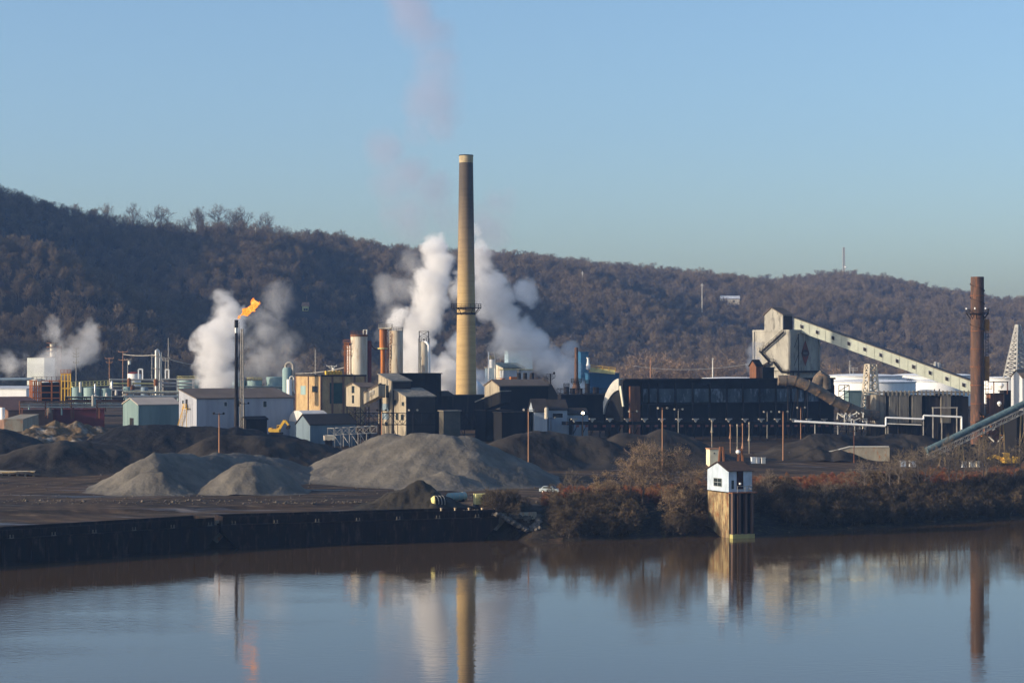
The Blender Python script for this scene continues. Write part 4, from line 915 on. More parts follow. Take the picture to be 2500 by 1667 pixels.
# coke side bench with bracket lamps
D2 = 570; f2 = Fr(1385, D2-8, 30); u2 = f2.U(2140); zb = lambda q: f2.z(1029, q)
r = thing('oven_bench', 'long dark elevated bench in front of the oven building with posts and bracket lamps', 'platform', tuple(f2.p(0,0,f2.g()-.5)))
m = MB(); P2 = f2.p; m.hexa([P2(0,0,zb(0)-.9),P2(u2,0,zb(u2)-.9),P2(u2,3,zb(u2)-.9),P2(0,3,zb(0)-.9),P2(0,0,zb(0)),P2(u2,0,zb(u2)),P2(u2,3,zb(u2)),P2(0,3,zb(0))]); obj('deck', m, M_black, r)
m = MB(); m.rail([P2(0,0,zb(0)), P2(u2,0,zb(u2))], 1.1, .07, 2.5); obj('railing', m, M_dark, r)
M_red = mat('faded_red_steel', (.26,.10,.08), (.17,.07,.06), scale=1)
k = 2.0; i = 0
while k < u2:
    m = MB(); m.bar(P2(k,.2,G(*P2(k,0,0).xy)-.5), P2(k,.2,zb(k)-.9), .3); m.bar(P2(k,.2,zb(k)-3.5), P2(k+1.5,.2,zb(k)-.9), .16); obj('leg', m, M_dark, r)
    m = MB(); f2.box(m, k+.8, k+1.6, -.35, .05, zb(k)-1.5, zb(k)-.95); obj('red_bracket', m, M_red, r)
    if i % 2 == 0:
        m = MB(); m.bar(P2(k,-.1,zb(k)), P2(k,-.1,zb(k)+.9), .12); f2.box(m, k-1.0, k+1.0, -.7, -.1, zb(k)+.6, zb(k)+.9); m.prism([P2(k-.6,-.6,zb(k)+.6),P2(k+.6,-.6,zb(k)+.6),P2(k,-.6,zb(k)-.2)], f2.v*.4); obj('bracket', m, M_pipe, r)
    k += 2.9; i += 1
# dark pusher machines and clutter to the left of the ovens
building('dark_annex', 'low dark annex left of the oven building under the black stack', 'building', 1370, 1352, 1492, 618, 30, 965, 964, M_black, M_dark, 'flat')
building('dark_block', 'dark block below the white sheds', 'building', 1225, 1205, 1300, 556, 30, 1008, 1006, M_black, M_dark, 'flat')

# coal bunker tower
D = 668; f = Fr(1927, D, 40); g = f.g(); P = f.p; u = f.U(2001); v = f.V(1839)
zt, zb_ = Z(809, D), Z(905, D)
M_bunk = mat('weathered_bunker_concrete', (.40,.38,.33), (.29,.275,.24), scale=.28, stretch=(1,1,.35), c3=(.12,.11,.095), bump=.03, lo=.4, hi=.6)
r = thing('coal_bunker', 'tall weathered concrete coal bunker with a faded red diamond on its shaded side', 'coal bunker', tuple(P(0,0,g-.5)))
m = MB(); f.box(m, 0, u, 0, v, zb_, zt)
for q in (0, v-.6): f.box(m, -.35, 0, q, q+.6, zb_, zt)
for q in (0, u/2-.3, u-.6): f.box(m, q, q+.6, -.3, 0, zb_, zt)
obj('wall', m, M_bunk, r)
m = MB(); f.box(m, -.2, u+.2, -.2, v+.2, zt, zt+.6); obj('parapet', m, M_bunk, r)
m = MB(); f.box(m, .8, u-.8, .5, v*.72, g-.5, zb_); obj('base', m, M_bunk, r)
m = MB(); f.box(m, -.4, u+.6, -.6, v*.2, zb_-.6, zb_-.02); obj('base_beam', m, M_dark, r)
hu0, hu1, hv0, hv1 = f.U(1910, 3)-0, u*.55, 2.0, v*.72   # headhouse
hu0 = 1.0; f3 = Fr(1911, D+3.5, 40); hu = f3.U(1934); hv = f3.V(1866); he, hp = Z(768,D), Z(751,D)
Q = f3.p; m = MB(); m.add([Q(0,0,zt+.5),Q(hu,0,zt+.5),Q(hu,hv,zt+.5),Q(0,hv,zt+.5),Q(0,0,he),Q(hu,0,he),Q(hu,hv,he),Q(0,hv,he),Q(0,hv*.6,hp),Q(hu,hv*.6,hp)], [(3,2,1,0),(0,1,5,4),(2,3,7,6),(3,0,4,8,7),(1,2,6,9,5),(4,5,9,8),(8,9,6,7)])
hw = obj('head_house', m, M_bunk, r); m = MB(); s1 = (hp-he)/(hv*.6)
f3.sheet(m, [(-.4,-.4,he-s1*.4+.05),(hu+.6,-.4,he-s1*.4+.05),(hu+.6,hv*.6,hp+.05),(-.4,hv*.6,hp+.05)], .25); f3.sheet(m, [(-.4,hv*.6,hp+.05),(hu+.6,hv*.6,hp+.05),(hu+.6,hv+.4,he-.2),(-.4,hv+.4,he-.2)], .25)
obj('roof', m, M_roof, hw)
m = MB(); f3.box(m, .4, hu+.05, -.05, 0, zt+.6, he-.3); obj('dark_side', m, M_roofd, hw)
def onend(px, py): return f.V(px, -.6), Z(py, D)
m = MB(); path = [(1914,811),(1889,834),(1886,836),(1862,858),(1856,857),(1881,885),(1890,884),(1911,910),(1926,911)]
pp = [P(-.9, onend(*q)[0], onend(*q)[1]) for q in path]
for a, b in zip(pp, pp[1:]): m.bar(a, b, .8, .25); m.rail([a, b], 1.1, .10, 1.5)
obj('staircase', m, M_dark, r)
m = MB(); 
for q in ((1846,892),(1862,896),(1880,884)): pass
m.path([P(-1.2,*onend(1880,886)), P(-1.2,*onend(1868,893)), P(-1.2,*onend(1850,897))], .5, 8); obj('chute', m, M_dark, r)
# faded diamond emblem
cu, cz = u*.5, Z(862, D-2); hh, hwid = 4.3, 1.95
def flat(poly, t, mt, name, par):
    m = MB(); m.prism([P(a, -.30-t, z) for a, z in poly], f.v*.03); return obj(name, m, mt, par)
em = flat([(cu,cz-hh),(cu+hwid,cz),(cu,cz+hh),(cu-hwid,cz)], .03, mat('faded_red_emblem', (.26,.06,.045), (.13,.055,.045), scale=.9, lo=.42, hi=.6), 'emblem', r)
flat([(cu+1.75*math.cos(t), cz+1.2*math.sin(t)) for t in np.linspace(0, 2*math.pi, 21)[:-1]], .07, mat('faded_dark_oval', (.07,.04,.04), (.05,.04,.04)), 'oval', em)
flat([(cu-1.2,cz-.35),(cu+1.2,cz-.35),(cu+1.2,cz+.35),(cu-1.2,cz+.35)], .11, mat('faded_grey_lettering_band', (.16,.15,.15), (.10,.09,.09), scale=2), 'band', em)
# larry car tower beside the bunker
f, r, u, v, g, ze, zp = building('quench_tower', 'small sooty tower with steam beside the foot of the coal bunker', 'tower', 1846, 1830, 1860, 640, 30, 893, 880, M_rust, M_dark, 'gable', ribs=1)
building('machine_house', 'sooty machine house squeezed between the small tower and the bunker', 'building', 1862, 1850, 1890, 646, 30, 898, 896, M_black, M_dark, 'flat')
# long gallery down to the right
r = gallery('very long pale green conveyor gallery descending to the right from the coal bunker', PT(1937,805,673), PT(2372,962+0,640), 3.6, 3.9, mat('pale_green_sheeting', (.42,.44,.37), (.35,.37,.31), scale=.2, stretch=(1,1,1), c3=(.34,.35,.30)), mat('brown_felt_roof', (.12,.10,.085), (.09,.075,.065)), 11, (1.1,1.25), mw=M_dark)
b = PT(2128, 888, 655); m = MB(); gg = G(b.x, b.y); m.lattice((b.x,b.y+1.8,gg-.5), b.z-gg+.3, 5.2, 2.6, .34, 9, R(20)); r = thing('gallery_support', 'cream lattice tower carrying the long descending gallery', 'support tower', (b.x,b.y+1.8,gg-.5)); obj('lattice', m, M_cream, r)
m = MB(); m.hexa([Vector((b.x+sx*3.1,b.y+1.8+sy*3.1,gg-.6+k)) for k in (0,.9) for sx, sy in ((-1,-1),(1,-1),(1,1),(-1,1))]); obj('footing', m, M_conc, r)
for px, ty in ((1945, 815), (2290, 950)):
    D = 668 if px < 2000 else 646; m = MB(); x = X(px, D); m.truss((x-1.2,D+1,G(x,D)-.5), (x+1.2,D+1,G(x,D)-.5), 1, .1, 1)
    m = MB(); 
    for s in (-1.1, 1.1): m.bar((x+s,D+1.6,G(x,D)-.5), (x+s*.7,D+1.6,Z(ty,D)), .3)
    for k in range(5): zz = G(x,D)+(Z(ty,D)-G(x,D))*k/5; m.bar((x-1.1,D+1.6,zz), (x+1.0,D+1.6,zz+(Z(ty,D)-G(x,D))/5), .16)
    obj('gallery_trestle', m, M_dark, org=(x,D+1.6,G(x,D)-.5), label='dark trestle bent under the %s end of the descending gallery' % ('upper' if px < 2000 else 'lower'), cat='trestle')
# big rusty duct
M_duct = mat('rust_blotched_duct', (.17,.135,.10), (.10,.08,.065), scale=.4, c3=(.36,.20,.10))
dp = [(1900,928,600),(1918,929,600),(1940,929,600),(1970,940,600),(1998,954,601),(2032,975,602),(2067,993,603),(2101,1008,604),(2122,1013,605),(2142,1014,606)]
r = thing('gas_duct', 'fat rust-blotched gas duct bending down from the oven roof to the grey baghouse', 'duct', tuple(PT(2032,975,602))); m = MB(); m.path([PT(*q) for q in dp], 1.55, 22); obj('duct', m, M_duct, r, smooth=True)
m = MB()
for a, b in zip(dp[1:], dp[2:]):
    q = PT(*a); d = (PT(*b)-PT(*a)).normalized(); m.path([q-d*.12, q+d*.12], 1.68, 22)
obj('flanges', m, M_duct, r)
for px in (1935, 1960, 2060, 2120):
    D = 603; x = X(px, D); tz = Z(lerp_table([(1900,928),(1970,940),(2032,975),(2142,1014)], px), D)-1.4; m = MB()
    for s in (-1.4, 1.4): m.bar((x+s,D,G(x,D)-.5), (x+s,D,tz), .22)
    m.bar((x-1.6,D,tz), (x+1.6,D,tz), .25); m.bar((x-1.4,D,G(x,D)), (x+1.4,D,tz), .14); obj('support', m, M_dark, r)
m = MB(); m.path([PT(1992,945,622), PT(2000,925,622), PT(2006,917,622), PT(2013,921,622), PT(2016,950,622)], [1.8,1.8,1.7,1.7,1.7], 18)
obj('vent_hood', m, M_duct, org=tuple(PT(2000,950,622)), smooth=True, label='rounded sooty vent hood standing behind the fat rusty duct', cat='duct')
# baghouse of grey corrugated blocks
f = Fr(2138, 606, 8); P = f.p; g = f.g()
r = thing('baghouse', 'grey ribbed baghouse blocks with dark gaps under the end of the long gallery', 'building', tuple(P(0,0,g-.5)))
for a, b, ty in ((2138,2162,964),(2171,2191,960),(2194,2217,960),(2226,2249,964),(2297,2320,962)):
    D = 606; u0, u1 = f.U(a), f.U(b); m = MB(); f.box(m, u0, u1, 0, 5, Z(1033,D), Z(ty,D)); k = u0+.15
    while k < u1: f.box(m, k, k+.16, -.12, 0, Z(1033,D), Z(ty,D)); k += .45
    f.box(m, u0-.05, u1+.05, -.16, 0, Z(998,D), Z(998,D)+.15); obj('filter_block', m, M_grey, r)
m = MB(); f.box(m, 0, f.U(2366), 5.0, 9, g-.5, Z(966,606)); f.box(m, f.U(2262), f.U(2366), .5, 5, g-.5, Z(968,606)); obj('casing', m, M_dark, r)
m = MB(); f.box(m, -.3, f.U(2370), -.2, 9.3, Z(966,606)+.8, Z(966,606)+1.1); k = 1.0
while k < f.U(2366): f.box(m, k, k+.4, -.3, .2, Z(966,606), Z(966,606)+1.5); k += 1.3
obj('roof', m, M_grey, r)
m = MB()
for px in (2138, 2162, 2194, 2226, 2250, 2290, 2330): q = f.U(px); m.bar(P(q,.3,g-.5), P(q,.3,Z(1033,606)), .3); m.bar(P(q,.3,g), P(q+2.6,.3,Z(1033,606)), .16)
obj('legs', m, M_dark, r)
m = MB(); 
for px in (2272, 2330): m.bar(P(f.U(px),-2,g-.5), P(f.U(px),-2,Z(995,606)), .3)
m.bar(P(f.U(2270),-2,Z(995,606)), P(f.U(2332),-2,Z(995,606)), .35); m.bar(P(f.U(2270),-2,Z(1015,606)), P(f.U(2332),-2,Z(1015,606)), .2)
obj('front_frame', m, M_pipe, r)

# ------------------------------------------------------------------ chimneys
D = 625; x = X(1138, D); g = G(x, D); zt = Z(381, D); zb0 = Z(1000, D)
r = thing('chimney', 'tall tapering tan concrete chimney with a sooty upper half, the highest thing in view', 'chimney', (x, D, g-.5))
def chr_(z): k = (z-zb0)/(zt-zb0); return 3.22 + (2.10-3.22)*k
chm = bpy.data.materials.new('chimney_concrete'); chm.use_nodes = True; n = chm.node_tree; L = n.links; b = n.nodes['Principled BSDF']; b.inputs['Roughness'].default_value = .85
geo = n.nodes.new('ShaderNodeNewGeometry'); sp = n.nodes.new('ShaderNodeSeparateXYZ'); L.new(geo.outputs['Position'], sp.inputs[0])
t = n.nodes.new('ShaderNodeTexNoise'); t.inputs['Scale'].default_value = .5; t.inputs['Detail'].default_value = 5; mp = n.nodes.new('ShaderNodeMapping'); mp.inputs['Scale'].default_value = (1,1,.12); L.new(geo.outputs['Position'], mp.inputs[0]); L.new(mp.outputs[0], t.inputs[0])
ad = n.nodes.new('ShaderNodeMath'); ad.operation = 'MULTIPLY_ADD'; L.new(t.outputs[0], ad.inputs[0]); ad.inputs[1].default_value = 22; L.new(sp.outputs[2], ad.inputs[2])
cr = n.nodes.new('ShaderNodeValToRGB'); mr = n.nodes.new('ShaderNodeMapRange'); mr.inputs[1].default_value = 20; mr.inputs[2].default_value = 120; L.new(ad.outputs[0], mr.inputs[0]); L.new(mr.outputs[0], cr.inputs[0])
e = cr.color_ramp.elements; e[0].position = 0; e[0].color = (.46,.315,.135,1); e[1].position = .44; e[1].color = (.43,.30,.135,1)
for p_, c in ((.55,(.30,.21,.11,1)), (.66,(.17,.125,.08,1)), (.76,(.08,.063,.05,1))): q = e.new(p_); q.color = c
bandt = n.nodes.new('ShaderNodeTexNoise'); bandt.inputs['Scale'].default_value = 1; mp2 = n.nodes.new('ShaderNodeMapping'); mp2.inputs['Scale'].default_value = (.15,.15,1.6); L.new(geo.outputs['Position'], mp2.inputs[0]); L.new(mp2.outputs[0], bandt.inputs[0])
mx = n.nodes.new('ShaderNodeMix'); mx.data_type = 'RGBA'; mx.blend_type = 'MULTIPLY'; mr2 = n.nodes.new('ShaderNodeMapRange'); mr2.inputs[1].default_value = .45; mr2.inputs[2].default_value = .7; mr2.inputs[4].default_value = .45; L.new(bandt.outputs[0], mr2.inputs[0]); L.new(mr2.outputs[0], mx.inputs[0]); L.new(cr.outputs[0], mx.inputs[6]); mx.inputs[7].default_value = (.6,.55,.5,1); L.new(mx.outputs[2], b.inputs['Base Color'])
m = MB(); zc = Z(398, D); m.lathe((x, D, 0), [(chr_(z_), z_) for z_ in np.linspace(g-.5, zc, 40)], 48); obj('shaft', m, chm, r, smooth=True)
m = MB(); m.lathe((x, D, 0), [(2.13, zc), (2.16, zt), (1.85, zt), (1.85, zc+.2)], 48, capb=False, capt=False); m.lathe((x,D,0), [(1.84,zc+.1),(1.84,zc+.3)], 24); obj('cap', m, mat('cream_cap', (.44,.36,.22), (.34,.27,.17), scale=1), r, smooth=True)
m = MB(); m.lathe((x, D, 0), [(2.22, zt), (2.22, zt+.25), (1.8, zt+.25), (1.8, zt)], 48, capb=False, capt=False); obj('rim', m, M_black, r)
zr = Z(757, D); rr_ = chr_(zr)
def ring_platform(x, D, z, r0, r1, par, m1, nb=12, rh=1.2, brk=2.2):
    m = MB(); m.lathe((x,D,z), [(r0,0),(r1,0),(r1,.18),(r0,.18)], 32, False, False); obj('platform', m, m1, par)
    m = MB()
    for k in range(nb): a = 2*math.pi*k/nb; c, s = math.cos(a), math.sin(a); m.bar((x+c*r1*.97,D+s*r1*.97,z), (x+c*r0,D+s*r0,z-brk), .16)
    obj('brackets', m, m1, par)
    m = MB()
    for h_ in (.5, 1.0): m.path([(x+r1*math.cos(t_),D+r1*math.sin(t_),z+rh*h_) for t_ in np.linspace(0,2*math.pi,33)], .05, 5)
    for k in range(20): a = 2*math.pi*k/20; m.bar((x+r1*math.cos(a),D+r1*math.sin(a),z), (x+r1*math.cos(a),D+r1*math.sin(a),z+rh), .09)
    obj('railing', m, m1, par)
ring_platform(x, D, Z(752,D), rr_-.1, rr_+1.85, r, M_dark)
m = MB(); m.lathe((x,D,0), [(rr_+.06, zr-1.4),(rr_+.08, zr-1.1),(rr_+.06,zr-.8)], 32, False, False); obj('band', m, M_dark, r)
m = MB(); m.lathe((x,D,0), [(3.9, g-.6),(3.9, Z(966,D)),(3.2, Z(964,D))], 32); obj('plinth', m, mat('sooty_brick', (.05,.035,.03), (.035,.028,.025)), r)
# rusty steel stack at the right
D = 600; x = X(2386, D); g = G(x, D)
r = thing('steel_stack', 'tall rust-brown steel stack with a spiral strake and a platform at the right', 'chimney', (x, D, g-.5))
zt = Z(676, D); z0 = g-.5; m = MB(); lv = [676, 722, 765, 808, 852, 895, 940, 985, 1030]
M_rs = mat('rust_brown_stack', (.12,.068,.046), (.07,.046,.036), scale=.5, stretch=(1,1,.25), c3=(.22,.10,.06))
m.lathe((x,D,0), [(1.98, z0), (1.95, Z(765,D)), (1.90, zt), (1.7, zt), (1.7, zt-2)], 32, True, False); m.lathe((x,D,0), [(1.69,zt-1.5),(1.69,zt-1.3)], 20); obj('shaft', m, M_rs, r, smooth=True)
m = MB()
for l in lv[1:]: m.lathe((x,D,Z(l,D)), [(1.97,-.15),(2.1,-.15),(2.1,.15),(1.97,.15)], 32, False, False)
obj('bands', m, M_rust, r)
m = MB(); pts_ = [Vector((x+2.0*math.cos(a), D+2.0*math.sin(a), zt-.3-a*.62)) for a in np.arange(2.2, 2.2+2*math.pi*3.6, .3)]
for a, b in zip(pts_, pts_[1:]): m.bar(a, b, .35, .10)
obj('strake', m, M_dark, r)
ring_platform(x, D, Z(766,D), 1.9, 3.3, r, M_dark, 10, 1.2, 1.6)
for a in (-1.0, 2.6, -2.0): m = MB(); c = Vector((x+3.3*math.cos(a), D+3.3*math.sin(a), Z(766,D)+1.2)); m.lathe(c, [(.1,0),(.22,.1),(.22,.5),(.1,.6)], 8); obj('warning_light', m, M_white, r)
m = MB(); xx = x+2.9
for s in (-.35,.35): m.bar((xx+s,D+.3,g), (xx+s,D+.3,Z(775,D)), .14)
k = g
while k < Z(778,D): m.bar((xx-.35,D+.3,k), (xx+.35,D+.3,k), .1); k += .9
obj('ladder', m, M_dark, r)
for y0, y1 in ((780,808),(870,930),(1020,1035)): m = MB(); m.hexa([Vector((xx-.6+a*1.3, D+.2+b_*1.2, z_)) for z_ in (Z(y1,D), Z(y0,D)) for a, b_ in ((0,0),(1,0),(1,1),(0,1))]); obj('ladder_cage', m, mat('orange_brown_paint', (.42,.20,.05), (.28,.13,.04), scale=1), r)
for y_ in (812, 950): m = MB(); m.hexa([Vector((xx-1+a*2.4, D-.2+b_*1.4, Z(y_,D)+k)) for k in (0,.15) for a, b_ in ((0,0),(1,0),(1,1),(0,1))]); m.rail([(xx+1.4,D-.2,Z(y_,D)), (xx+1.4,D+1.2,Z(y_,D))], 1.1, .08); obj('landing', m, M_orust, r)
# black stack behind the ovens
D = 660; x = X(1407, D); g = G(x, D); r = thing('steel_stack', 'slim dark steel stack with a flared foot left of the ovens', 'chimney', (x,D,Z(962,D)))
m = MB(); m.lathe((x,D,0), [(1.5,Z(964,D)),(1.45,Z(950,D)),(.8,Z(930,D)),(.62,Z(918,D)),(.55,Z(848,D)),(.42,Z(848,D)),(.42,Z(850,D))], 18); obj('shaft', m, M_rs, r, smooth=True)
ring_platform(x, D, Z(933,D), .7, 1.7, r, M_dark, 6, 1.2, 1)
# flare stack
D = 549; x = X(577, D); g = G(x, D); r = thing('flare_stack', 'black flare stack with a burning orange flame at its tip', 'flare stack', (x,D,g-.5)); zt = Z(781, D)
m = MB(); m.lathe((x,D,0), [(.62,g-.5),(.5,Z(960,D)),(.40,Z(860,D)),(.38,Z(806,D))], 14); m.lathe((x,D,0), [(.52,Z(800,D)),(.52,zt),(.4,zt),(.4,zt-.5)], 14, True, True); obj('shaft', m, M_dark, r, smooth=True)
m = MB(); m.lathe((x-.02,D,0), [(.42,Z(813,D)),(.44,Z(797,D))], 14, True, True); obj('bright_sleeve', m, M_steel, r, smooth=True)
m = MB(); m.bar((x+.5,D,Z(790,D)), (x+.9,D,Z(788,D)), .1); m.tube((x+.75,D-.1,g), (x+.75,D-.1,Z(790,D)), .06, n=6); obj('pilot_pipe', m, M_dark, r)
fl = bpy.data.materials.new('flame_glow'); fl.use_nodes = True; n = fl.node_tree; n.nodes.clear(); out = n.nodes.new('ShaderNodeOutputMaterial'); em_ = n.nodes.new('ShaderNodeEmission'); tr = n.nodes.new('ShaderNodeBsdfTransparent'); ms = n.nodes.new('ShaderNodeMixShader')
t = n.nodes.new('ShaderNodeTexNoise'); t.inputs['Scale'].default_value = .75; t.inputs['Detail'].default_value = 7; t.inputs['Distortion'].default_value = 1.8; geo = n.nodes.new('ShaderNodeNewGeometry'); n.links.new(geo.outputs['Position'], t.inputs[0])
cr = n.nodes.new('ShaderNodeValToRGB'); n.links.new(t.outputs[0], cr.inputs[0]); e = cr.color_ramp.elements; e[0].position = .36; e[0].color = (.75,.09,.005,1); e[1].position = .66; e[1].color = (1.0,.50,.10,1); q = e.new(.5); q.color = (1.0,.26,.02,1)
n.links.new(cr.outputs[0], em_.inputs[0]); em_.inputs[1].default_value = 1.3
mr = n.nodes.new('ShaderNodeMapRange'); mr.inputs[1].default_value = .40; mr.inputs[2].default_value = .50; n.links.new(t.outputs[0], mr.inputs[0])
n.links.new(mr.outputs[0], ms.inputs[0]); n.links.new(tr.outputs[0], ms.inputs[1]); n.links.new(em_.outputs[0], ms.inputs[2]); n.links.new(ms.outputs[0], out.inputs[0])
bm = bmesh.new()
for (px, py, rad) in ((586,776,3),(590,770,5),(596,766,7),(602,761,8.5),(609,757,9),(615,751,9.5),(620,745,8.5),(621,738,6),(627,738,4),(632,738,2.2),(599,758,5),(618,734,3)):
    mt = Matrix.Translation(PT(px,py,D)) @ Matrix.Scale(rad*D/FP, 4); bmesh.ops.create_icosphere(bm, subdivisions=3, radius=1, matrix=mt)
for q in bm.verts: q.co += Vector([mnoise.noise(q.co*.8+Vector((k*9,0,0)))*.9+mnoise.noise(q.co*2.3+Vector((k*9,0,0)))*.4 for k in (1,2,3)])
m = MB(); m.add([q.co[:] for q in bm.verts], [tuple(a.index for a in q.verts) for q in bm.faces]); bm.free(); o = obj('flame', m, fl, r, smooth='all')
x2 = X(591, 552); m = MB(); m.lattice((x2,552,G(x2,552)-.3), Z(800,552)-G(x2,552), 1.1, .5, .09, 30); obj('lattice_mast', m, M_pipe, org=(x2,552,G(x2,552)-.3), label='slim lattice mast close behind the flare stack', cat='mast')
# ------------------------------------------------------------------ chemical works and refinery behind
def vtank(name, label, pl, pr, yt, yb, D, m, cat='tank', dome=.06, group=None, rail=None, n=32, roofm=None, bands=0, z0=None):
    x = X((pl+pr)/2, D); rad = (pr-pl)/2*D/FP; zt = Z(yt, D); zb = Z(yb, D) if z0 is None else z0
    r = thing(name, label, cat, (x, D, zb), group=group); b = MB(); b.lathe((x,D,0), [(rad,zb),(rad,zt)], n, True, False); obj('shell', b, m, r, smooth=True)
    b = MB(); b.lathe((x,D,0), [(rad*1.005,zt-.05),(rad*1.005,zt+.1),(rad*.7,zt+rad*dome*.6+.1),(rad*.3,zt+rad*dome*.95+.1),(.02,zt+rad*dome+.1)], n, True, True); obj('roof', b, roofm or m, r, smooth=True)
    if bands:
        b = MB()
        for k in range(bands): zz = zb+(zt-zb)*(k+1)/(bands+1); b.lathe((x,D,zz), [(rad,-.06),(rad+.12,-.06),(rad+.12,.06),(rad,.06)], n, False, False)
        obj('bands', b, m, r)
    if rail:
        b = MB(); b.rail([(x+rad*math.cos(t), D+rad*math.sin(t), zt) for t in np.linspace(0, 2*math.pi, 17)], 1.2, .1, 3); obj('railing', b, rail, r)
    return r, x, rad, zt
# cream process towers
D = 652
r, x, rad, zt = vtank('process_tank', 'fattest cream process tank with rust running down from its rim, left of the chimney', 856, 897, 818, 940, D, M_cream, 'storage tank', .02, bands=0)
b = MB(); b.lathe((x,D,0), [(rad,zt-.5),(rad+.12,zt-.5),(rad+.12,zt+.25),(rad,zt+.25)], 32, False, False); obj('rim', b, M_rust, r)
b = MB(); b.rail([(x+rad*math.cos(t), D+rad*math.sin(t), zt+.1) for t in np.linspace(0, 2*math.pi, 13)], 1.1, .09, 3); obj('railing', b, M_rust, r)
b = MB(); b.path([(x+1.5,D-1,zt),(x+1.5,D-1,zt+1.6),(x+2.6,D-1,zt+1.6),(x+2.6,D-2.6,zt+.2)], .22, 8); obj('vent_pipe', b, M_pale, r)
r2, x2, rad2, zt2 = vtank('process_column', 'maroon process column against the right side of the fattest cream tank', 894, 907, 833, 940, D+2.5, M_maroon, 'column')
r3, x3, rad3, zt3 = vtank('process_column', 'slim white tank tucked left of the fattest cream tank', 847, 861, 845, 925, D+2, M_white, 'column')
b = MB(); xx = X(846, D-1); b.lattice((xx,D-1,Z(925,D)), Z(838,D)-Z(925,D), 1.2, 1.2, .14, 12); r = thing('ladder_tower', 'rusty ladder tower beside the slim white tank', 'ladder tower', (xx,D-1,Z(925,D))); obj('lattice', b, M_orust, r)
b = MB()
for y_ in (838, 852, 868): b.hexa([Vector((xx-1+a*2.4, D-2+c*2, Z(y_,D)+k)) for k in (0,.15) for a, c in ((0,0),(1,0),(1,1),(0,1))]); b.rail([(xx-1,D-2,Z(y_,D)), (xx+1.4,D-2,Z(y_,D))], 1.1, .1)
obj('landing', b, M_orust, r)
D = 660; x = X(935, D); r = thing('stripping_tower', 'orange rusted tower with a railed top platform between the cream tanks', 'tower', (x,D,Z(925,D)))
b = MB(); b.lathe((x,D,0), [(.75,Z(925,D)),(.75,Z(856,D)),(1.1,Z(850,D)),(1.1,Z(803,D))], 18); obj('shell', b, M_orust, r, smooth=True)
b = MB(); b.lathe((x,D,0), [(.8,Z(852,D)),(1.7,Z(852,D)),(1.7,Z(849,D)),(.8,Z(849,D))], 18, False, False); obj('collar', b, M_ylow, r)
b = MB(); b.hexa([Vector((X(924,D)+a*(X(957,D)-X(924,D)), D-1.6+c*3.6, Z(803,D)+k)) for k in (0,.5) for a, c in ((0,0),(1,0),(1,1),(0,1))]); obj('platform', b, M_cream, r)
b = MB(); q = [(X(924,D),D-1.6,Z(800,D)),(X(957,D),D-1.6,Z(800,D)),(X(957,D),D+2,Z(800,D)),(X(924,D),D+2,Z(800,D)),(X(924,D),D-1.6,Z(800,D))]; b.rail(q, 1.1, .1); obj('railing', b, M_pipe, r)
b = MB(); xx = x+1.9; b.lattice((xx,D,Z(925,D)), Z(803,D)-Z(925,D), 1.3, 1.3, .13, 14); obj('lattice', b, M_rust, r)
b = MB(); b.path([PT(906,842,D), PT(912,850,D), PT(918,853,D), PT(930,852,D)], .2, 8); obj('overhead_pipe', b, M_dark, org=tuple(PT(906,842,D)), label='thin dark pipe sagging between the maroon column and the orange tower', cat='pipe')
r, x, rad, zt = vtank('process_tank', 'tall cream tank half veiled by steam right of the orange tower', 951, 984, 808, 925, 668, M_cream, 'storage tank', .03, rail=M_pipe)
b = MB(); b.path([(x-rad-.3,666,Z(875,668)),(x-rad-.3,666,Z(840,668)),(x-rad+1,665,Z(838,668)),(x-rad+1,665,Z(815,668))], .16, 8); obj('riser_pipe', b, M_rust, r)
r, x, rad, zt = vtank('process_tank', 'cream tank with a bright white bent pipe, in the steam just left of the chimney', 1021, 1049, 835, 925, 664, M_cream, 'storage tank', .03)
b = MB(); b.path([(X(1038,661),661,Z(834,661)),(X(1042,661),660.6,Z(836,661)),(X(1047,661),660.3,Z(843,661)),(X(1048,661),660.2,Z(925,661))], .42, 12); obj('downcomer', b, M_white, r, smooth=True)
b = MB(); b.lattice((x,664,zt), 3.5, 3, 3, .1, 2); b.rail([(x+rad*math.cos(t), 664+rad*math.sin(t), zt) for t in np.linspace(0, 2*math.pi, 13)], 1.1, .09, 3); obj('top_frame', b, M_dark, r)

# U-pipe column and white vessel
D = 640; r = thing('scrubber_column', 'grey column with a big U-bend pipe over its top beside the ochre brick house', 'column', tuple(PT(703,970,D)))
b = MB(); b.lathe((X(701,D),D,0), [(1.5,Z(970,D)),(1.5,Z(902,D)),(1.0,Z(897,D))], 20); obj('shell', b, M_tealtank, r, smooth=True)
b = MB(); pts_ = [PT(698,900,D), PT(698,893,D)] + [PT(707-9*math.cos(t), 893-8*math.sin(t), D-.5) for t in np.linspace(.3, math.pi-.3, 7)] + [PT(716,895,D-.5), PT(716,955,D-.5)]; b.path(pts_, .42, 12); obj('u_pipe', b, M_pipe, r, smooth=True)
D = 625; r, x, rad, zt = vtank('vessel', 'upright white vessel with a small hooked pipe left of the ochre brick house', 700, 713, 927, 972, D, M_white, 'vessel')
b = MB(); b.path([PT(707,927,D), PT(708,921,D), PT(713,918,D), PT(717,922,D), PT(717,950,D), PT(720,960,D)], .22, 8); obj('hooked_pipe', b, M_pale, r, smooth=True)
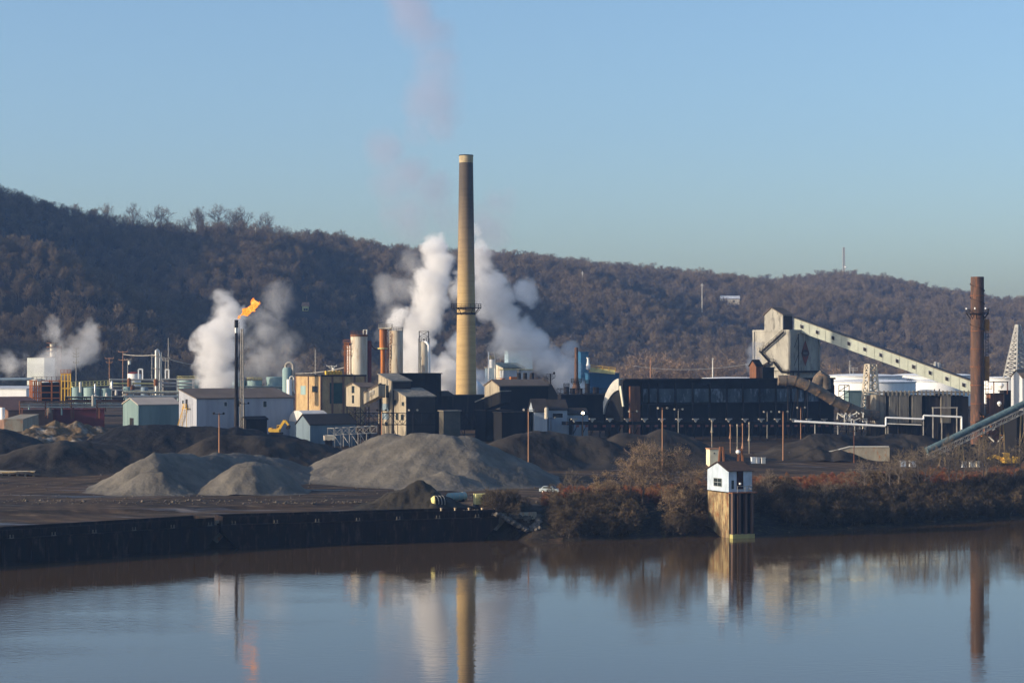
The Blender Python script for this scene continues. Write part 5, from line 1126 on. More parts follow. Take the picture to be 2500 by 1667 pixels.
# centre right group behind the crusher house
D = 720
building('process_block', 'tan process block with a dark teal roof right of the chimney', 'building', 1228, 1207, 1282, D, 30, 898, 888, M_cream, mat('dark_teal_roof', (.10,.14,.15), (.08,.11,.12)), 'shed', z0=Z(960,D))
building('process_block', 'plain grey block behind the white vent pipes right of the chimney', 'building', 1207, 1184, 1222, D+8, 30, 898, 898, M_bluew, M_grey, 'flat', z0=Z(960,D))
f, r, u, v, g, ze, zp = building('process_block', 'pale blue high block rising above the tan process block', 'building', 1241, 1238, 1300, D+25, 10, 857, 857, mat('ice_blue_sheeting', (.42,.56,.64), (.36,.50,.58)), M_dwhite, 'flat', z0=Z(930,D+25), W=8)
building('process_block', 'long low white block with a yellow top rail right of the chimney', 'building', 1230, 1222, 1300, D-8, 14, 903, 903, M_dwhite, M_ylow, 'flat', z0=Z(960,D-8), W=6)
vtank('vessel', 'stubby white vessel with a yellow railing high right of the chimney', 1194, 1208, 878, 900, D-3, M_white, 'vessel', rail=M_ylow, z0=Z(898,D-3))
for px, ty, mt, lab in ((1193, 859, M_white, 'slim white vent pipe right of the chimney, the left of two'), (1209, 862, M_pale, 'slim pale vent pipe right of the chimney, the right of two')):
    b = MB(); b.tube((X(px,D-6),D-6,Z(945,D)), (X(px,D-6),D-6,Z(ty,D)), .25, n=8); obj('vent_pipe', b, mt, org=(X(px,D-6),D-6,Z(945,D)), label=lab, cat='vent pipe')
for i, (a, c) in enumerate(((1262,1272),(1277,1287),(1293,1304))): vtank('vessel', ['dark vessel on the railed deck above the crusher house, left of three','dark vessel on the railed deck above the crusher house, middle of three','dark vessel on the railed deck above the crusher house, right of three'][i], a, c, 911, 932, 640, M_dark, 'vessel', rail=M_pipe if i == 0 else None, n=16, group='dark vessels above the crusher house')
f = Fr(1212, 645, 20); r = thing('process_deck', 'rusty railed process deck above the roof of the crusher house', 'platform', tuple(f.p(0,0,Z(955,645)))); b = MB(); uu = f.U(1312); f.box(b, 0, uu, 0, 4, Z(933,645), Z(932,645)+.1); obj('deck', b, M_pipe, r)
for k in np.linspace(.2, uu-.3, 8): b = MB(); b.bar(f.p(k,0,Z(960,645)), f.p(k,0,Z(933,645)), .25); obj('leg', b, M_rust, r)
b = MB(); b.rail([f.p(0,0,Z(932,645)), f.p(uu,0,Z(932,645))], 1.2, .1, 2); f.box(b, 5, 8, .5, 2, Z(932,645)+.1, Z(920,645)); f.box(b, 2, 3, .5, 2, Z(932,645)+.1, Z(924,645)); obj('equipment', b, M_orust, r)
b = MB(); b.lathe((X(1158,650),650,0), [(3.2,Z(965,650)),(3.0,Z(945,650)),(1.6,Z(932,650)),(.3,Z(928,650))], 20); obj('dome_tank', b, M_white, org=tuple(PT(1158,965,650)), smooth=True, label='white domed tank peeping out behind the foot of the chimney', cat='tank')
# lamp platform tower
D = 630; x = X(1344, D); r = thing('lighting_tower', 'dark post with a railed lamp platform between the crusher house and the slim stack', 'tower', (x,D,Z(965,D))); b = MB(); b.bar((x,D,Z(965,D)), (x,D,Z(912,D)), .4); b.bar((x,D,Z(928,D)), (x-1.2,D,Z(922,D)), .15); b.bar((x,D,Z(928,D)), (x+1.2,D,Z(922,D)), .15); obj('post', b, M_dark, r)
b = MB()
for y_ in (922, 914): b.hexa([Vector((x-1.4+a*2.8, D-1+c*2, Z(y_,D)+k)) for k in (0,.12) for a, c in ((0,0),(1,0),(1,1),(0,1))])
b.rail([(x-1.4,D-1,Z(922,D)), (x+1.4,D-1,Z(922,D))], 1.0, .08, .9); obj('platform', b, M_dark, r)
b = MB(); b.lathe((x+1.1,D-.5,Z(914,D)+.1), [(.1,0),(.35,.2),(.35,.5),(.1,.7)], 8); obj('lamp', b, M_dark, r)
# around the slim dark stack
for i, (a, c, yt) in enumerate(((1376,1390,945),(1392,1404,950),(1414,1422,950),(1428,1440,937),(1447,1462,946))):
    vtank('vessel', ['dark vessel left of the slim stack, the left one of two','dark vessel close against the left of the slim stack','thin dark vessel close right of the slim stack','tallest dark vessel right of the slim stack','wide dark vessel by the pale curved hood'][i], a, c, yt, 975, 650, M_dark, 'vessel', n=16, group='dark vessels round the slim stack', rail=M_dark if i in (0,3) else None)
trestle('pipe_trestle', 'dark pipe trestle at the foot of the slim stack', PT(1360,960,640), PT(1500,960,648), 1.5, 5)
# blue buildings
building('blue_building', 'deep blue block with a yellow railed gallery behind the slim dark stack', 'building', 1440, 1433, 1512, 760, 10, 912, 912, M_blue, M_blue, 'flat', z0=Z(990,760), W=8)
building('blue_building', 'narrow deep blue tower behind the top of the slim dark stack', 'building', 1418, 1412, 1437, 770, 10, 860, 860, M_blue, M_blue, 'flat', z0=Z(960,770), W=5)
r = thing('walkway', 'bright yellow railed walkway on top of the blue block', 'walkway', tuple(PT(1440,911,757))); b = MB(); A, B = PT(1440,902,757), PT(1502,909,757); b.bar(A, B, .5, 1.6); obj('deck', b, M_ylow, r); b = MB(); b.rail([A+Vector((0,-.3,.3)), B+Vector((0,-.3,.3))], 1.4, .18, 2); obj('railing', b, M_yel, r)
b = MB(); b.lathe((X(1436,756),756,Z(903,756)), [(.3,0),(.8,.4),(.8,1.8),(.5,2.4),(.4,4),(.7,4.6)], 12); obj('roof_ventilator', b, M_white, org=tuple(PT(1436,903,756)), label='small white ventilator at the left end of the yellow walkway', cat='ventilator')
building('low_block', 'hazy low grey block right of the blue block', 'building', 1512, 1505, 1560, 800, 10, 930, 930, M_bluew, M_bluew, 'flat', z0=Z(980,800), W=8)

# left: refinery
building('long_building', 'long white low building at the left edge', 'building', -60, -90, 64, 700, -12, 950, 945, M_white, M_dwhite, 'shed', z0=Z(990,700), W=12)
building('white_building', 'white windowless tall building in the steam at the left', 'building', 66, 60, 108, 765, -16, 873, 873, mat('bone_white_sheeting', (.66,.68,.62), (.58,.60,.54), scale=.3, stretch=VS), M_dark, 'flat', z0=Z(940,765), W=8)
building('rust_roof_shed', 'low shed with a broad dull red-brown roof at the left edge', 'shed', 20, -40, 130, 600, 30, 1003, 975, M_brown, mat('dull_red_roof', (.12,.065,.05), (.09,.05,.042)), 'shed')
b = MB(); b.path([PT(-60,926,745), PT(20,926,745), PT(82,925,745)], .55, 12); obj('pipeline', b, M_bluew, org=tuple(PT(-60,926,745)), label='fat grey pipeline running in front of the tall white building', cat='pipeline')
D = 775; r, x, rad, zt = vtank('distillation_column', 'stained column with stacked landings rising from the steam at the left', 122, 134, 840, 940, D, M_cream, 'column')
b = MB()
for y_ in (838, 848, 858, 872, 885): b.lathe((x,D,Z(y_,D)), [(rad,0),(rad+1.3,0),(rad+1.3,.25),(rad,.25)], 14, False, False)
b.lattice((x+2.6,D,Z(940,D)), Z(845,D)-Z(940,D), 1.4, 1.4, .2, 8); obj('landing', b, M_rust, r)
D = 655; f = Fr(78, D, 20); r = thing('steel_structure', 'bright orange steel frame round dark vessels at the left', 'steel structure', tuple(f.p(0,0,Z(990,D)))); b = MB(); uu = f.U(150)
for k in (0, 1.4, 2.8, 6.2, uu):
    for vv in (0, 5): b.bar(f.p(k,vv,Z(995,D)), f.p(k,vv,Z(928,D)), .42)
for y_ in (930, 942, 958, 972):
    b.bar(f.p(0,0,Z(y_,D)), f.p(uu,0,Z(y_,D)), .3); b.bar(f.p(0,5,Z(y_,D)), f.p(uu,5,Z(y_,D)), .3)
b.bar(f.p(0,0,Z(972,D)), f.p(2.8,0,Z(958,D)), .2); b.bar(f.p(0,0,Z(958,D)), f.p(2.8,0,Z(942,D)), .2); obj('frame', b, mat('orange_primer', (.62,.20,.05), (.48,.15,.04), scale=.8), r)
b = MB(); f.box(b, 3.2, uu-.6, .6, 4.4, Z(992,D), Z(934,D)); obj('vessel', b, M_dark, r)
b = MB(); b.lathe(f.p(2.2,2,Z(931,D)), [(2.2,0),(2.3,.5),(.5,.9)], 18); obj('tank_lid', b, M_pale, r)
b = MB(); b.rail([f.p(0,0,Z(929,D)), f.p(uu,0,Z(929,D))], 1.2, .12, 1.5); obj('railing', b, M_rust, r)
D = 650; r = thing('gantry', 'tall yellow gantry with an orange railed top right of the orange frame', 'gantry', tuple(PT(162,985,D))); b = MB()
for px in (150, 158, 166, 172): b.bar(PT(px,990,D), PT(px,912,D), .36)
for y_ in (914, 930, 948): b.bar(PT(149,y_,D), PT(173,y_,D), .3)
obj('frame', b, M_yel, r); b = MB(); b.rail([PT(148,912,D), PT(173,912,D)], 1.2, .14, 1); b.rail([PT(148,928,D), PT(173,928,D)], 1.2, .14, 1); b.bar(PT(148,912,D), PT(173,912,D), .3); obj('railing', b, M_orust, r)
b = MB(); b.hexa([PT(152,990,D+1), PT(167,990,D+1), PT(167,990,D+4), PT(152,990,D+4), PT(152,932,D+1), PT(167,932,D+1), PT(167,932,D+4), PT(152,932,D+4)]); obj('dark_vessel', b, M_dark, r)
for a, c, yt, lab in ((176,202,946,'pale teal tank right of the yellow gantry'),(204,244,947,'broadest pale teal tank under the long yellow railing'),(247,272,949,'pale teal tank at the right end of the long yellow railing'),(300,324,945,'small teal tank among the pipe racks left of the silver column'),(344,362,946,'dark blue-grey tank left of the silver column')):
    vtank('storage_tank', lab, a, c, yt, 985, 690, M_tealtank if a != 344 else M_bluew, 'tank', .08, group='teal tanks in the refinery')
for a, c, yt, lab in ((432,486,927,'teal tank with a yellow roof rail behind the blue-white warehouse'),(566,600,929,'teal tank right behind the black flare stack'),(602,640,930,'wide teal tank in thin steam right of the flare'),(650,690,921,'tallest pale teal tank in thin steam left of the U-bend column')):
    vtank('storage_tank', lab, a, c, yt, 985, 715, M_tealtank, 'tank', .05, group='teal tanks behind the warehouse', rail=M_ylow if a in (432, 602) else None)
vtank('storage_tank', 'squat tank with a maroon lid left of the silver column', 312, 344, 912, 945, 740, M_white, 'tank', .25, roofm=M_maroon)
# long yellow railing
r = thing('railing_gallery', 'long yellow railed gallery above the teal tanks at the left', 'gallery', tuple(PT(175,944,680))); A, B = PT(175,944,680), PT(272,940,690)
b = MB(); b.bar(A, B, 1.2, .3); obj('deck', b, M_ylow, r); b = MB(); b.rail([A, B], 1.6, .2, 1.3); obj('railing', b, M_ylow, r)
# silver column
D = 700; r, x, rad, zt = vtank('silver_column', 'tall shiny silver column behind the teal warehouse', 378, 386, 856, 985, D, mat('polished_steel', (.68,.66,.62), (.58,.56,.53), rough=.3, metal=.6), 'column', .5, n=20)
b = MB(); b.path([PT(390,985,D), PT(390,866,D), PT(388,858,D), PT(383,852,D)], .35, 10); b.path([PT(394,985,D), PT(394,860,D)], .12, 8); obj('side_pipe', b, M_steel, r, smooth=True)
b = MB()
for y_ in (870, 900, 930): b.lathe((x,D,Z(y_,D)), [(rad,0),(rad+.7,0),(rad+.7,.15),(rad,.15)], 14, False, False)
obj('landing', b, M_pipe, r)
# pipe racks
def pipe_rack(label, p0, p1, ys, D0, D1, yb, mp_, mf, step=5, rads=(.22,.3,.16,.26)):
    r = thing('pipe_rack', label, 'pipe rack', (X(p0,D0), D0, Z(yb,D0)), group='pipe racks of the refinery'); n_ = max(2, int((X(p1,D1)-X(p0,D0))/step)); top = min(ys)
    f_ = MB()
    for i in range(n_+1):
        k = i/n_; px = p0+(p1-p0)*k; Dq = D0+(D1-D0)*k
        for o in (0, 3): f_.bar((X(px,Dq),Dq+o,Z(yb,Dq)), (X(px,Dq),Dq+o,Z(top,Dq)+.3), .3)
        for y_ in ys[::2]: f_.bar((X(px,Dq),Dq,Z(y_,Dq)-.2), (X(px,Dq),Dq+3,Z(y_,Dq)-.2), .25)
    f_.bar((X(p0,D0),D0-.1,Z(top,D0)+.1), (X(p1,D1),D1-.1,Z(top,D1)+.1), .3); obj('frame', f_, mf, r)
    for i, y_ in enumerate(ys):
        for o in (.4, 1.6):
            b = MB(); ra = rads[(i+int(o)) % len(rads)]; b.tube((X(p0-2,D0),D0+o,Z(y_,D0)), (X(p1+2,D1),D1+o,Z(y_,D1)), ra, n=7); obj('pipe', b, mp_[(i*2+int(o)) % len(mp_)], r, smooth=True)
    return r
pipe_rack('upper pale pipe rack between the yellow railing and the silver column', 268, 376, [927,936,944,952], 700, 705, 990, [M_pale, M_pipe, M_ylow], M_pale)
pipe_rack('pale pipe rack right of the silver column', 394, 470, [926,935,943,956], 700, 705, 990, [M_pale, M_pipe, M_steel], M_pale)
pipe_rack('lower pale pipe rack left of the silver column', 300, 436, [958,968], 660, 668, 1000, [M_pale, M_ylow], M_cream, 6, (.35,.45))
pipe_rack('front brown pipe rack at the far left, over the scrubby bank', 48, 300, [981,987,993], 590, 605, 1022, [M_pale, M_dark, M_pipe, M_rust], M_rust, 6)
pipe_rack('hindmost pipe rack in thin steam behind the warehouse roof', 560, 700, [944,951], 705, 712, 985, [M_pale, M_pipe], M_tealtank)
pipe_rack('dark pipe rack in front of the teal tanks at the left', 160, 300, [970,977], 635, 642, 1005, [M_dark, M_pale, M_rust], M_dark, 5)
building('maroon_wall', 'long low maroon shed below the front pipe rack', 'shed', 75, 60, 255, 612, 14, 1000, 999, M_maroon, M_maroon, 'flat', W=4)
def portal(label, p0, p1, yt, yb, D, m_, t=.4):
    b = MB(); b.bar(PT(p0,yb,D), PT(p0,yt,D), t); b.bar(PT(p1,yb,D), PT(p1,yt,D), t); b.bar(PT(p0,yt,D), PT(p1,yt,D), t); obj('pipe_portal', b, m_, org=tuple(PT(p0,yb,D)), label=label, cat='pipe', group='portal pipes of the refinery')
portal('white portal pipe standing left of the silver column', 338, 348, 901, 928, 705, M_white); portal('white portal pipe right of the silver column', 404, 412, 902, 928, 705, M_white)
# little valves, tanks and lamps in the racks
rr = random.Random(9)
for i in range(20):
    px = [rr.uniform(165,300), rr.uniform(300,436), rr.uniform(50,300)][i % 3]; y_ = rr.uniform(930, 985) if i % 3 < 2 else rr.uniform(975, 1005); D = 670 if i % 3 < 2 else 598
    b = MB(); h_ = rr.uniform(1.2,3.5); ra = rr.uniform(.3,.9); x = X(px,D); ra *= .8; b.lathe((x,D,Z(y_,D)-1), [(ra,0),(ra,h_),(ra*.4,h_+.4)], 10); c = [M_pale, M_rust, M_tealtank, M_steel, M_dark, M_pipe][i % 6]
    nm = ['pale','rusty','teal','silver','dark','drab'][i % 6]; ref = min((('the yellow gantry',161),('the silver column',382),('the broad teal tank',224),('the orange frame',110),('the maroon-lidded tank',328)), key=lambda q: abs(q[1]-px))
    obj('process_vessel', b, c, org=(x,D,Z(y_,D)-1), smooth=True, label='%s vessel %s racks, %s of %s, %s' % (nm, 'low in the' if y_ > 975 else 'in the', 'left' if px < ref[1] else 'right', ref[0], ['close by','a little way off','next to a post','beside a pipe run'][(i//6) % 4]), cat='vessel', group='small vessels in the racks')

# utility poles, masts and wires
def utility(label, px, ty, by, D, arms=((0,1.4),), m_=None, r0=.18, tr=False, name='utility_pole'):
    x = X(px,D); r = thing(name, label, 'utility pole', (x,D,Z(by,D)-2), group='utility poles'); b = MB(); b.tube((x,D,Z(by,D)-2), (x,D,Z(ty,D)), r0, r0*.7, n=8); obj('pole', b, m_ or M_wood, r)
    for dy, w in arms: b = MB(); b.bar((x-w,D-.2,Z(ty+dy,D)-.3), (x+w,D-.2,Z(ty+dy,D)-.3), .22); b.bar((x-w,D-.2,Z(ty+dy,D)-.2), (x-w,D-.2,Z(ty+dy,D)+.2), .2); b.bar((x+w,D-.2,Z(ty+dy,D)-.2), (x+w,D-.2,Z(ty+dy,D)+.2), .2); obj('crossarm', b, m_ or M_wood, r)
    if tr:
        b = MB(); b.lathe((x+.7,D-.3,Z(ty+14,D)), [(.45,0),(.45,1.3)], 10); obj('transformer', b, M_steel, r)
utility('tall grey pole with lamps rising above the steam right of the stained column', 186, 849, 930, 730, ((0,.8),(13,.9),(20,1.0),(34,1.0)), M_pipe)
utility('brown twin-arm pole left of the wired one', 267, 873, 925, 730, ((0,1.5),(10,1.0)))
utility('tallest brown pole, carrying the wire to the silver column', 300, 857, 935, 730, ((0,1.6),(20,1.4)))
utility('pole with a round transformer just right of the wired pole', 312, 876, 928, 740, ((0,1.2),), M_pipe, tr=True)
utility('short pole with a crossarm right of the silver column', 404, 873, 915, 730, ((0,1.6),(5,1.0)), M_pipe)
utility('T-topped pole behind the ochre brick house', 810, 892, 930, 740, ((0,1.8),(4,1.0)), M_pale, tr=True)
utility('pale bare pole before the brown trees left of the coal bunker', 1740, 874, 925, 900, ((2,.3),), M_pale, .3)
utility('dim pole at the left end of the background trees', 1588, 873, 912, 940, ((2,.3),), M_wood, .3)
utility('small double pole seen between the bunker and the gallery support', 2083, 897, 920, 950, ((0,2.0),(5,2.0)), M_pipe, .3)
utility('thin pole just right of the coal bunker', 2075, 880, 920, 930, ((12,.5),), M_pipe, .25)
for px, ty, by, D, lab in ((411,825,925,720,'thin bare mast right of the silver column'),(770,853,918,735,'thin stepped mast over the ochre brick house'),(594,845,930,735,'thin mast in the steam right of the flare'),(371,862,925,735,'thin rod mast left of the silver column')):
    x = X(px,D); b = MB(); b.tube((x,D,Z(by,D)), (x,D,Z(ty,D)), .2, .12, n=6)
    for k in range(6): zz = Z(by,D)+(Z(ty,D)-Z(by,D))*(k+1)/7; b.bar((x-.5,D,zz), (x+.5,D,zz), .1)
    obj('mast', b, M_pipe, org=(x,D,Z(by,D)), label=lab, cat='mast', group='thin masts')
def wire(label, a, c, sag=.8, ra=.09):
    a, c = Vector(a), Vector(c); b = MB(); b.path([a.lerp(c, t)-Vector((0,0,sag*4*t*(1-t))) for t in np.linspace(0,1,9)], ra, 4); obj('overhead_wire', b, M_pipe, org=tuple(a), label=label, cat='wire')
wire('bundled wire running from the tallest brown pole to the silver column', PT(301,865,730), PT(380,866,702), .4, .14)
wire('wire sloping down from the silver column into the steam', PT(395,870,702), PT(492,892,735), .6, .16)
wire('wire rising from the ochre brick house to the ladder tower', PT(722,912,660), PT(842,897,652), .5, .16)
wire('long faint wire in front of the background trees at the right', PT(1545,893,940), PT(1830,888,940), 2.2, .14)
def pylon(label, px, ty, by, D, w0, w1, arms=True, t=.4, n_=9):
    x = X(px,D); h_ = Z(ty,D)-Z(by,D); r = thing('lattice_pylon', label, 'pylon', (x,D,Z(by,D)), group='lattice pylons'); b = MB(); b.lattice((x,D,Z(by,D)), h_, w0, w1, t, n_, R(25)); obj('lattice', b, M_steelp, r)
    if arms:
        for k in (.78, .9): b = MB(); zz = Z(by,D)+h_*k; b.bar((x-2.6,D,zz), (x+2.6,D,zz), .3); obj('crossarm', b, M_steelp, r)
M_steelp = mat('galvanised_lattice', (.42,.41,.38), (.34,.33,.31))
pylon('big lattice pylon at the right edge', 2485, 793, 925, 860, 8.5, 1.3, False, .42, 12)
pylon('small twin pylon beyond the white tanks, the left one', 2284, 884, 925, 1000, 3.6, .6, t=.35, n_=6); pylon('small twin pylon beyond the white tanks, the right one', 2292, 886, 925, 1005, 3.6, .6, t=.35, n_=6)
px, D = 2060, 2235; x = X(px,D); zb = hill(x,D)-1; b = MB(); b.lattice((x,D,zb), Z(604,D)-zb, 2.2, 1.6, .45, 14); r = thing('radio_mast', 'lone lattice radio mast on the far ridge at the right', 'radio mast', (x,D,zb)); obj('lattice', b, M_steelp, r)
b = MB(); b.lathe((x+1.5,D-2,Z(655,D)), [(.2,0),(1.1,.5),(1.1,1.8),(.2,2.2)], 10); obj('dish', b, M_white, r)
for px, ty, lab in ((1503,700,'tall pale pole standing on the hillside above the blue block'),(1714,692,'tall pole standing on the hillside left of the coal bunker'),(624,612,'tall pole standing on the hillside above the flare'),(1422,712,'dim pole on the hillside right of the slanting plume')):
    D = 1650 if px > 1000 else 1450; x = X(px,D); g = hill(x,D); b = MB(); top = max(Z(ty,D), g+14); b.tube((x,D,g-1), (x,D,top), .35, .25, n=6); b.bar((x-1.4,D,top-1.5), (x+1.4,D,top-1.5), .3); obj('hillside_pole', b, M_pale, org=(x,D,g-1), label=lab, cat='utility pole', group='poles on the hillside')
def house(label, i, w, mw, mr_, h_=6.5):
    x, y_, g = HOUSES[i]; g -= 1.5; r = thing('hillside_house', label, 'house', (x,y_,g), group='houses on the hillside'); b = MB(); b.hexa([Vector((x+sx*w/2,y_+sy*4,g+k)) for k in (0,h_) for sx, sy in ((-1,-1),(1,-1),(1,1),(-1,1))]); obj('wall', b, mw, r)
    b = MB(); b.prism([Vector((x-w/2-.5,y_-4.6,g+h_)), Vector((x-w/2-.5,y_+4.6,g+h_)), Vector((x-w/2-.5,y_,g+h_+2.6))], (w+1,0,0)); obj('roof', b, mr_, r)
    for k in (-.25, .15): b = MB(); b.bar((x+w*k, y_-4.05, g+h_-2.2), (x+w*k+1.3, y_-4.05, g+h_-2.2), .12, 1.4); obj('window', b, M_glass, r)
house('pale long house in a clearing high on the hillside left of the coal bunker', 0, 16, M_cream, M_dwhite)
house('orange-tinted house far up the hillside at the right, left of a pair', 1, 10, mat('orange_clapboard', (.50,.24,.13), (.4,.19,.1)), M_wood)  # orange is the clapboard's own colour
house('orange-tinted house far up the hillside at the right, right of a pair', 2, 8, mat('orange_clapboard', (.60,.30,.17)), M_wood)
house('yellowish house on the hillside right of the flare', 3, 3.6, M_ylow, M_wood, 3.2)

# white tank farm at the right
def farm(label, a, c, yt, yb, D, dome=.045, m_=None): 
    r, x, rad, zt = vtank('white_storage_tank', label, a, c, yt, yb, D, m_ or M_white, 'storage tank', dome, group='white tanks of the tank farm', n=64)
    b = MB(); b.lathe((x,D,0), [(rad,zt-.3),(rad+.35,zt-.3),(rad+.35,zt+.05),(rad,zt+.05)], 64, False, False); obj('rim', b, M_dwhite, r)
farm('biggest white tank right of the coal bunker, nearest of the farm', 2018, 2234, 931, 985, 790)
farm('white tank half behind the descending gallery', 2228, 2368, 930, 990, 815)
farm('far white tank whose roof shows over the biggest one', 2010, 2200, 917, 960, 930)
farm('far white tank behind the lattice support top', 2170, 2385, 916, 960, 950)
farm('white tank just left of the big lattice pylon', 2392, 2500, 922, 985, 880)
farm('far white tank roof showing left of the coal bunker', 1715, 1860, 923, 960, 900, .03)
building('low_teal_wall', 'low teal containment building below the biggest white tank', 'building', 2074, 2066, 2136, 720, 10, 955, 955, M_teal, M_tealtank, 'flat', z0=Z(1000,720), W=6)
r = thing('stair_frame', 'open dark stair frame between the fat duct and the teal building', 'stair frame', tuple(PT(2060,1000,640))); b = MB(); f = Fr(2048, 640, 20); uu = f.U(2073)
for a in (0, uu):
    for c in (0, 3): b.bar(f.p(a,c,Z(1000,640)), f.p(a,c,Z(940,640)), .22)
for y_ in (940, 955, 970, 985): b.bar(f.p(0,0,Z(y_,640)), f.p(uu,0,Z(y_,640)), .2)
b.bar(f.p(0,0,Z(955,640)), f.p(uu,0,Z(940,640)), .18); b.bar(f.p(0,0,Z(970,640)), f.p(uu,0,Z(955,640)), .18); b.bar(f.p(uu,0,Z(985,640)), f.p(0,0,Z(970,640)), .18); obj('frame', b, M_dark, r)
rr = random.Random(4)
r = thing('pipe_manifold', 'clutter of small pale valves and pipes under the fat rusty duct', 'pipework', tuple(PT(2060,1045,590)))
for i in range(22):
    px = rr.uniform(2050, 2110); y_ = rr.uniform(1004, 1036); D = 592; b = MB(); p = PT(px,y_,D); q = p+Vector((rr.uniform(-2,2),rr.uniform(-1,1),rr.uniform(-1.5,1.5))); b.path([p, q, q+Vector((0,0,-1.5))], rr.uniform(.08,.25), 6); obj('pipe', b, [M_pale, M_dwhite, M_dark][i % 3], r)

# white pipe bridge in the yard
r = thing('pipe_bridge', 'bright white pipe line stepping up over the heaps at the right', 'pipeline', tuple(PT(1940,1045,560)))
pb = [(1940,1028),(2163,1041),(2163,1019),(2255,1023),(2255,1014),(2348,1018),(2348,1048)]; D = 556
b = MB(); b.path([PT(1940,1028,D), PT(2163,1040,D)], .32, 10); obj('pipe', b, M_white, r, smooth=True)
for a, c in zip(pb[1:], pb[2:]): b = MB(); b.path([PT(*a,D), PT(*c,D)], .26, 10); obj('pipe', b, M_white, r, smooth=True)
b = MB(); b.path([PT(2163,1034,D), PT(2250,1037,D)], .16, 8); obj('pipe', b, M_pale, r)
for px in (1990, 2046, 2087, 2163, 2255, 2300, 2346): b = MB(); x = X(px,D); b.bar((x,D+.4,G(x,D)-.4), (x,D+.4,Z(lerp_table([(1940,1028),(2163,1040),(2164,1020),(2255,1023),(2256,1015),(2348,1018)],px),D)-.2), .24); obj('leg', b, M_pipe, r)

# green tubular conveyor
r = thing('tube_conveyor', 'blue-green enclosed tube conveyor climbing to the right edge', 'conveyor', tuple(PT(2265,1100,500)))
A, B = PT(2262,1099,522), PT(2560,956,530); M_tube = mat('blue_green_cladding', (.10,.15,.165), (.07,.11,.125), rough=.55, scale=.5, c3=(.16,.21,.21)); b = MB(); b.path([A, B], .78, 20); obj('tube', b, M_tube, r, smooth=True)
b = MB(); d = B-A; k = 0
while k < d.length: q = A+d.normalized()*k; b.path([q, q+d.normalized()*.12], .83, 20); k += 1.6
obj('ribs', b, M_tube, r)
b = MB(); b.truss(A+Vector((0,0,-2.3)), B+Vector((0,0,-2.3)), 1.3, .16, 22, 1.2); obj('truss', b, M_pipe, r)
for px in (2300, 2362, 2430, 2490): b = MB(); k = (px-2262)/298; q = A+d*k; 
for px in (2300, 2345, 2395, 2445, 2495):
    k = (px-2262)/298; q = A+d*k; g = G(q.x,q.y)-.4; b = MB()
    for s in (-1, 1): b.bar((q.x+s*.9,q.y,g), (q.x+s*.3,q.y,q.z-2.2), .3)
    b.bar((q.x-.8,q.y,g+(q.z-g)*.3), (q.x+.6,q.y,g+(q.z-g)*.6), .16); obj('leg', b, mat('ochre_leg_paint', (.40,.28,.12), (.26,.18,.1)), r)
# machinery at the right edge
building('screen_house', 'dark tall plant house under the tube conveyor at the right edge', 'building', 2482, 2476, 2560, 545, 10, 1006, 1006, M_black, M_dark, 'flat', W=8)
building('screen_house', 'beige-sided machinery house with a brown roof at the right edge', 'building', 2496, 2488, 2560, 600, 10, 922, 905, M_dwhite, M_roof, 'gable', W=8)
building('crusher_block', 'rusty block of machinery right of the tall brown stack', 'building', 2418, 2408, 2450, 615, 20, 962, 960, M_rust, M_dark, 'flat')
building('crusher_block', 'dark rusty block with a flat canopy near the right edge', 'building', 2452, 2440, 2500, 622, 20, 955, 955, M_dark, M_black, 'flat')
r = thing('canopy', 'thin dark canopy roof on posts above the rusty machinery blocks', 'canopy', tuple(PT(2430,960,612))); b = MB(); f = Fr(2424, 612, 10); uu = f.U(2462); f.box(b, 0, uu, 0, 4, Z(933,612), Z(931,612)); obj('roof', b, M_dark, r); b = MB()
for a in (.3, uu-.3): b = MB(); f.box(b, a, a+.25, .2, .45, Z(962,612), Z(933,612)); obj('post', b, M_rust, r)
for px, y_, ra, lab in ((2444,941,.85,'small white ball-shaped hopper under the dark canopy'),(2440,985,.7,'small white cone hopper on the rusty machinery block')):
    D = 609; b = MB(); b.lathe(PT(px,y_,D), [(.1,-ra*1.2),(ra*.7,-ra*.5),(ra,0),(ra*.8,ra*.6),(.2,ra)], 14); obj('hopper', b, M_white, org=tuple(PT(px,y_,D)), smooth=True, label=lab, cat='hopper')
rr = random.Random(8); r = thing('scrap_steelwork', 'tangle of pale and rusty steelwork below the brown stack', 'steelwork', tuple(PT(2440,1070,560)))
for i in range(46):
    px = rr.uniform(2395, 2480); y_ = rr.uniform(1010, 1068); D = rr.uniform(552, 575); p = PT(px,y_,D); b = MB(); q = p+Vector((rr.uniform(-3,3), rr.uniform(-1,1), rr.uniform(-2.5,2.5))); b.bar(p, q, rr.uniform(.15,.4)); obj('beam', b, [M_pipe, M_rust, M_dark, M_dark, M_pale, M_orust][i % 6], r)
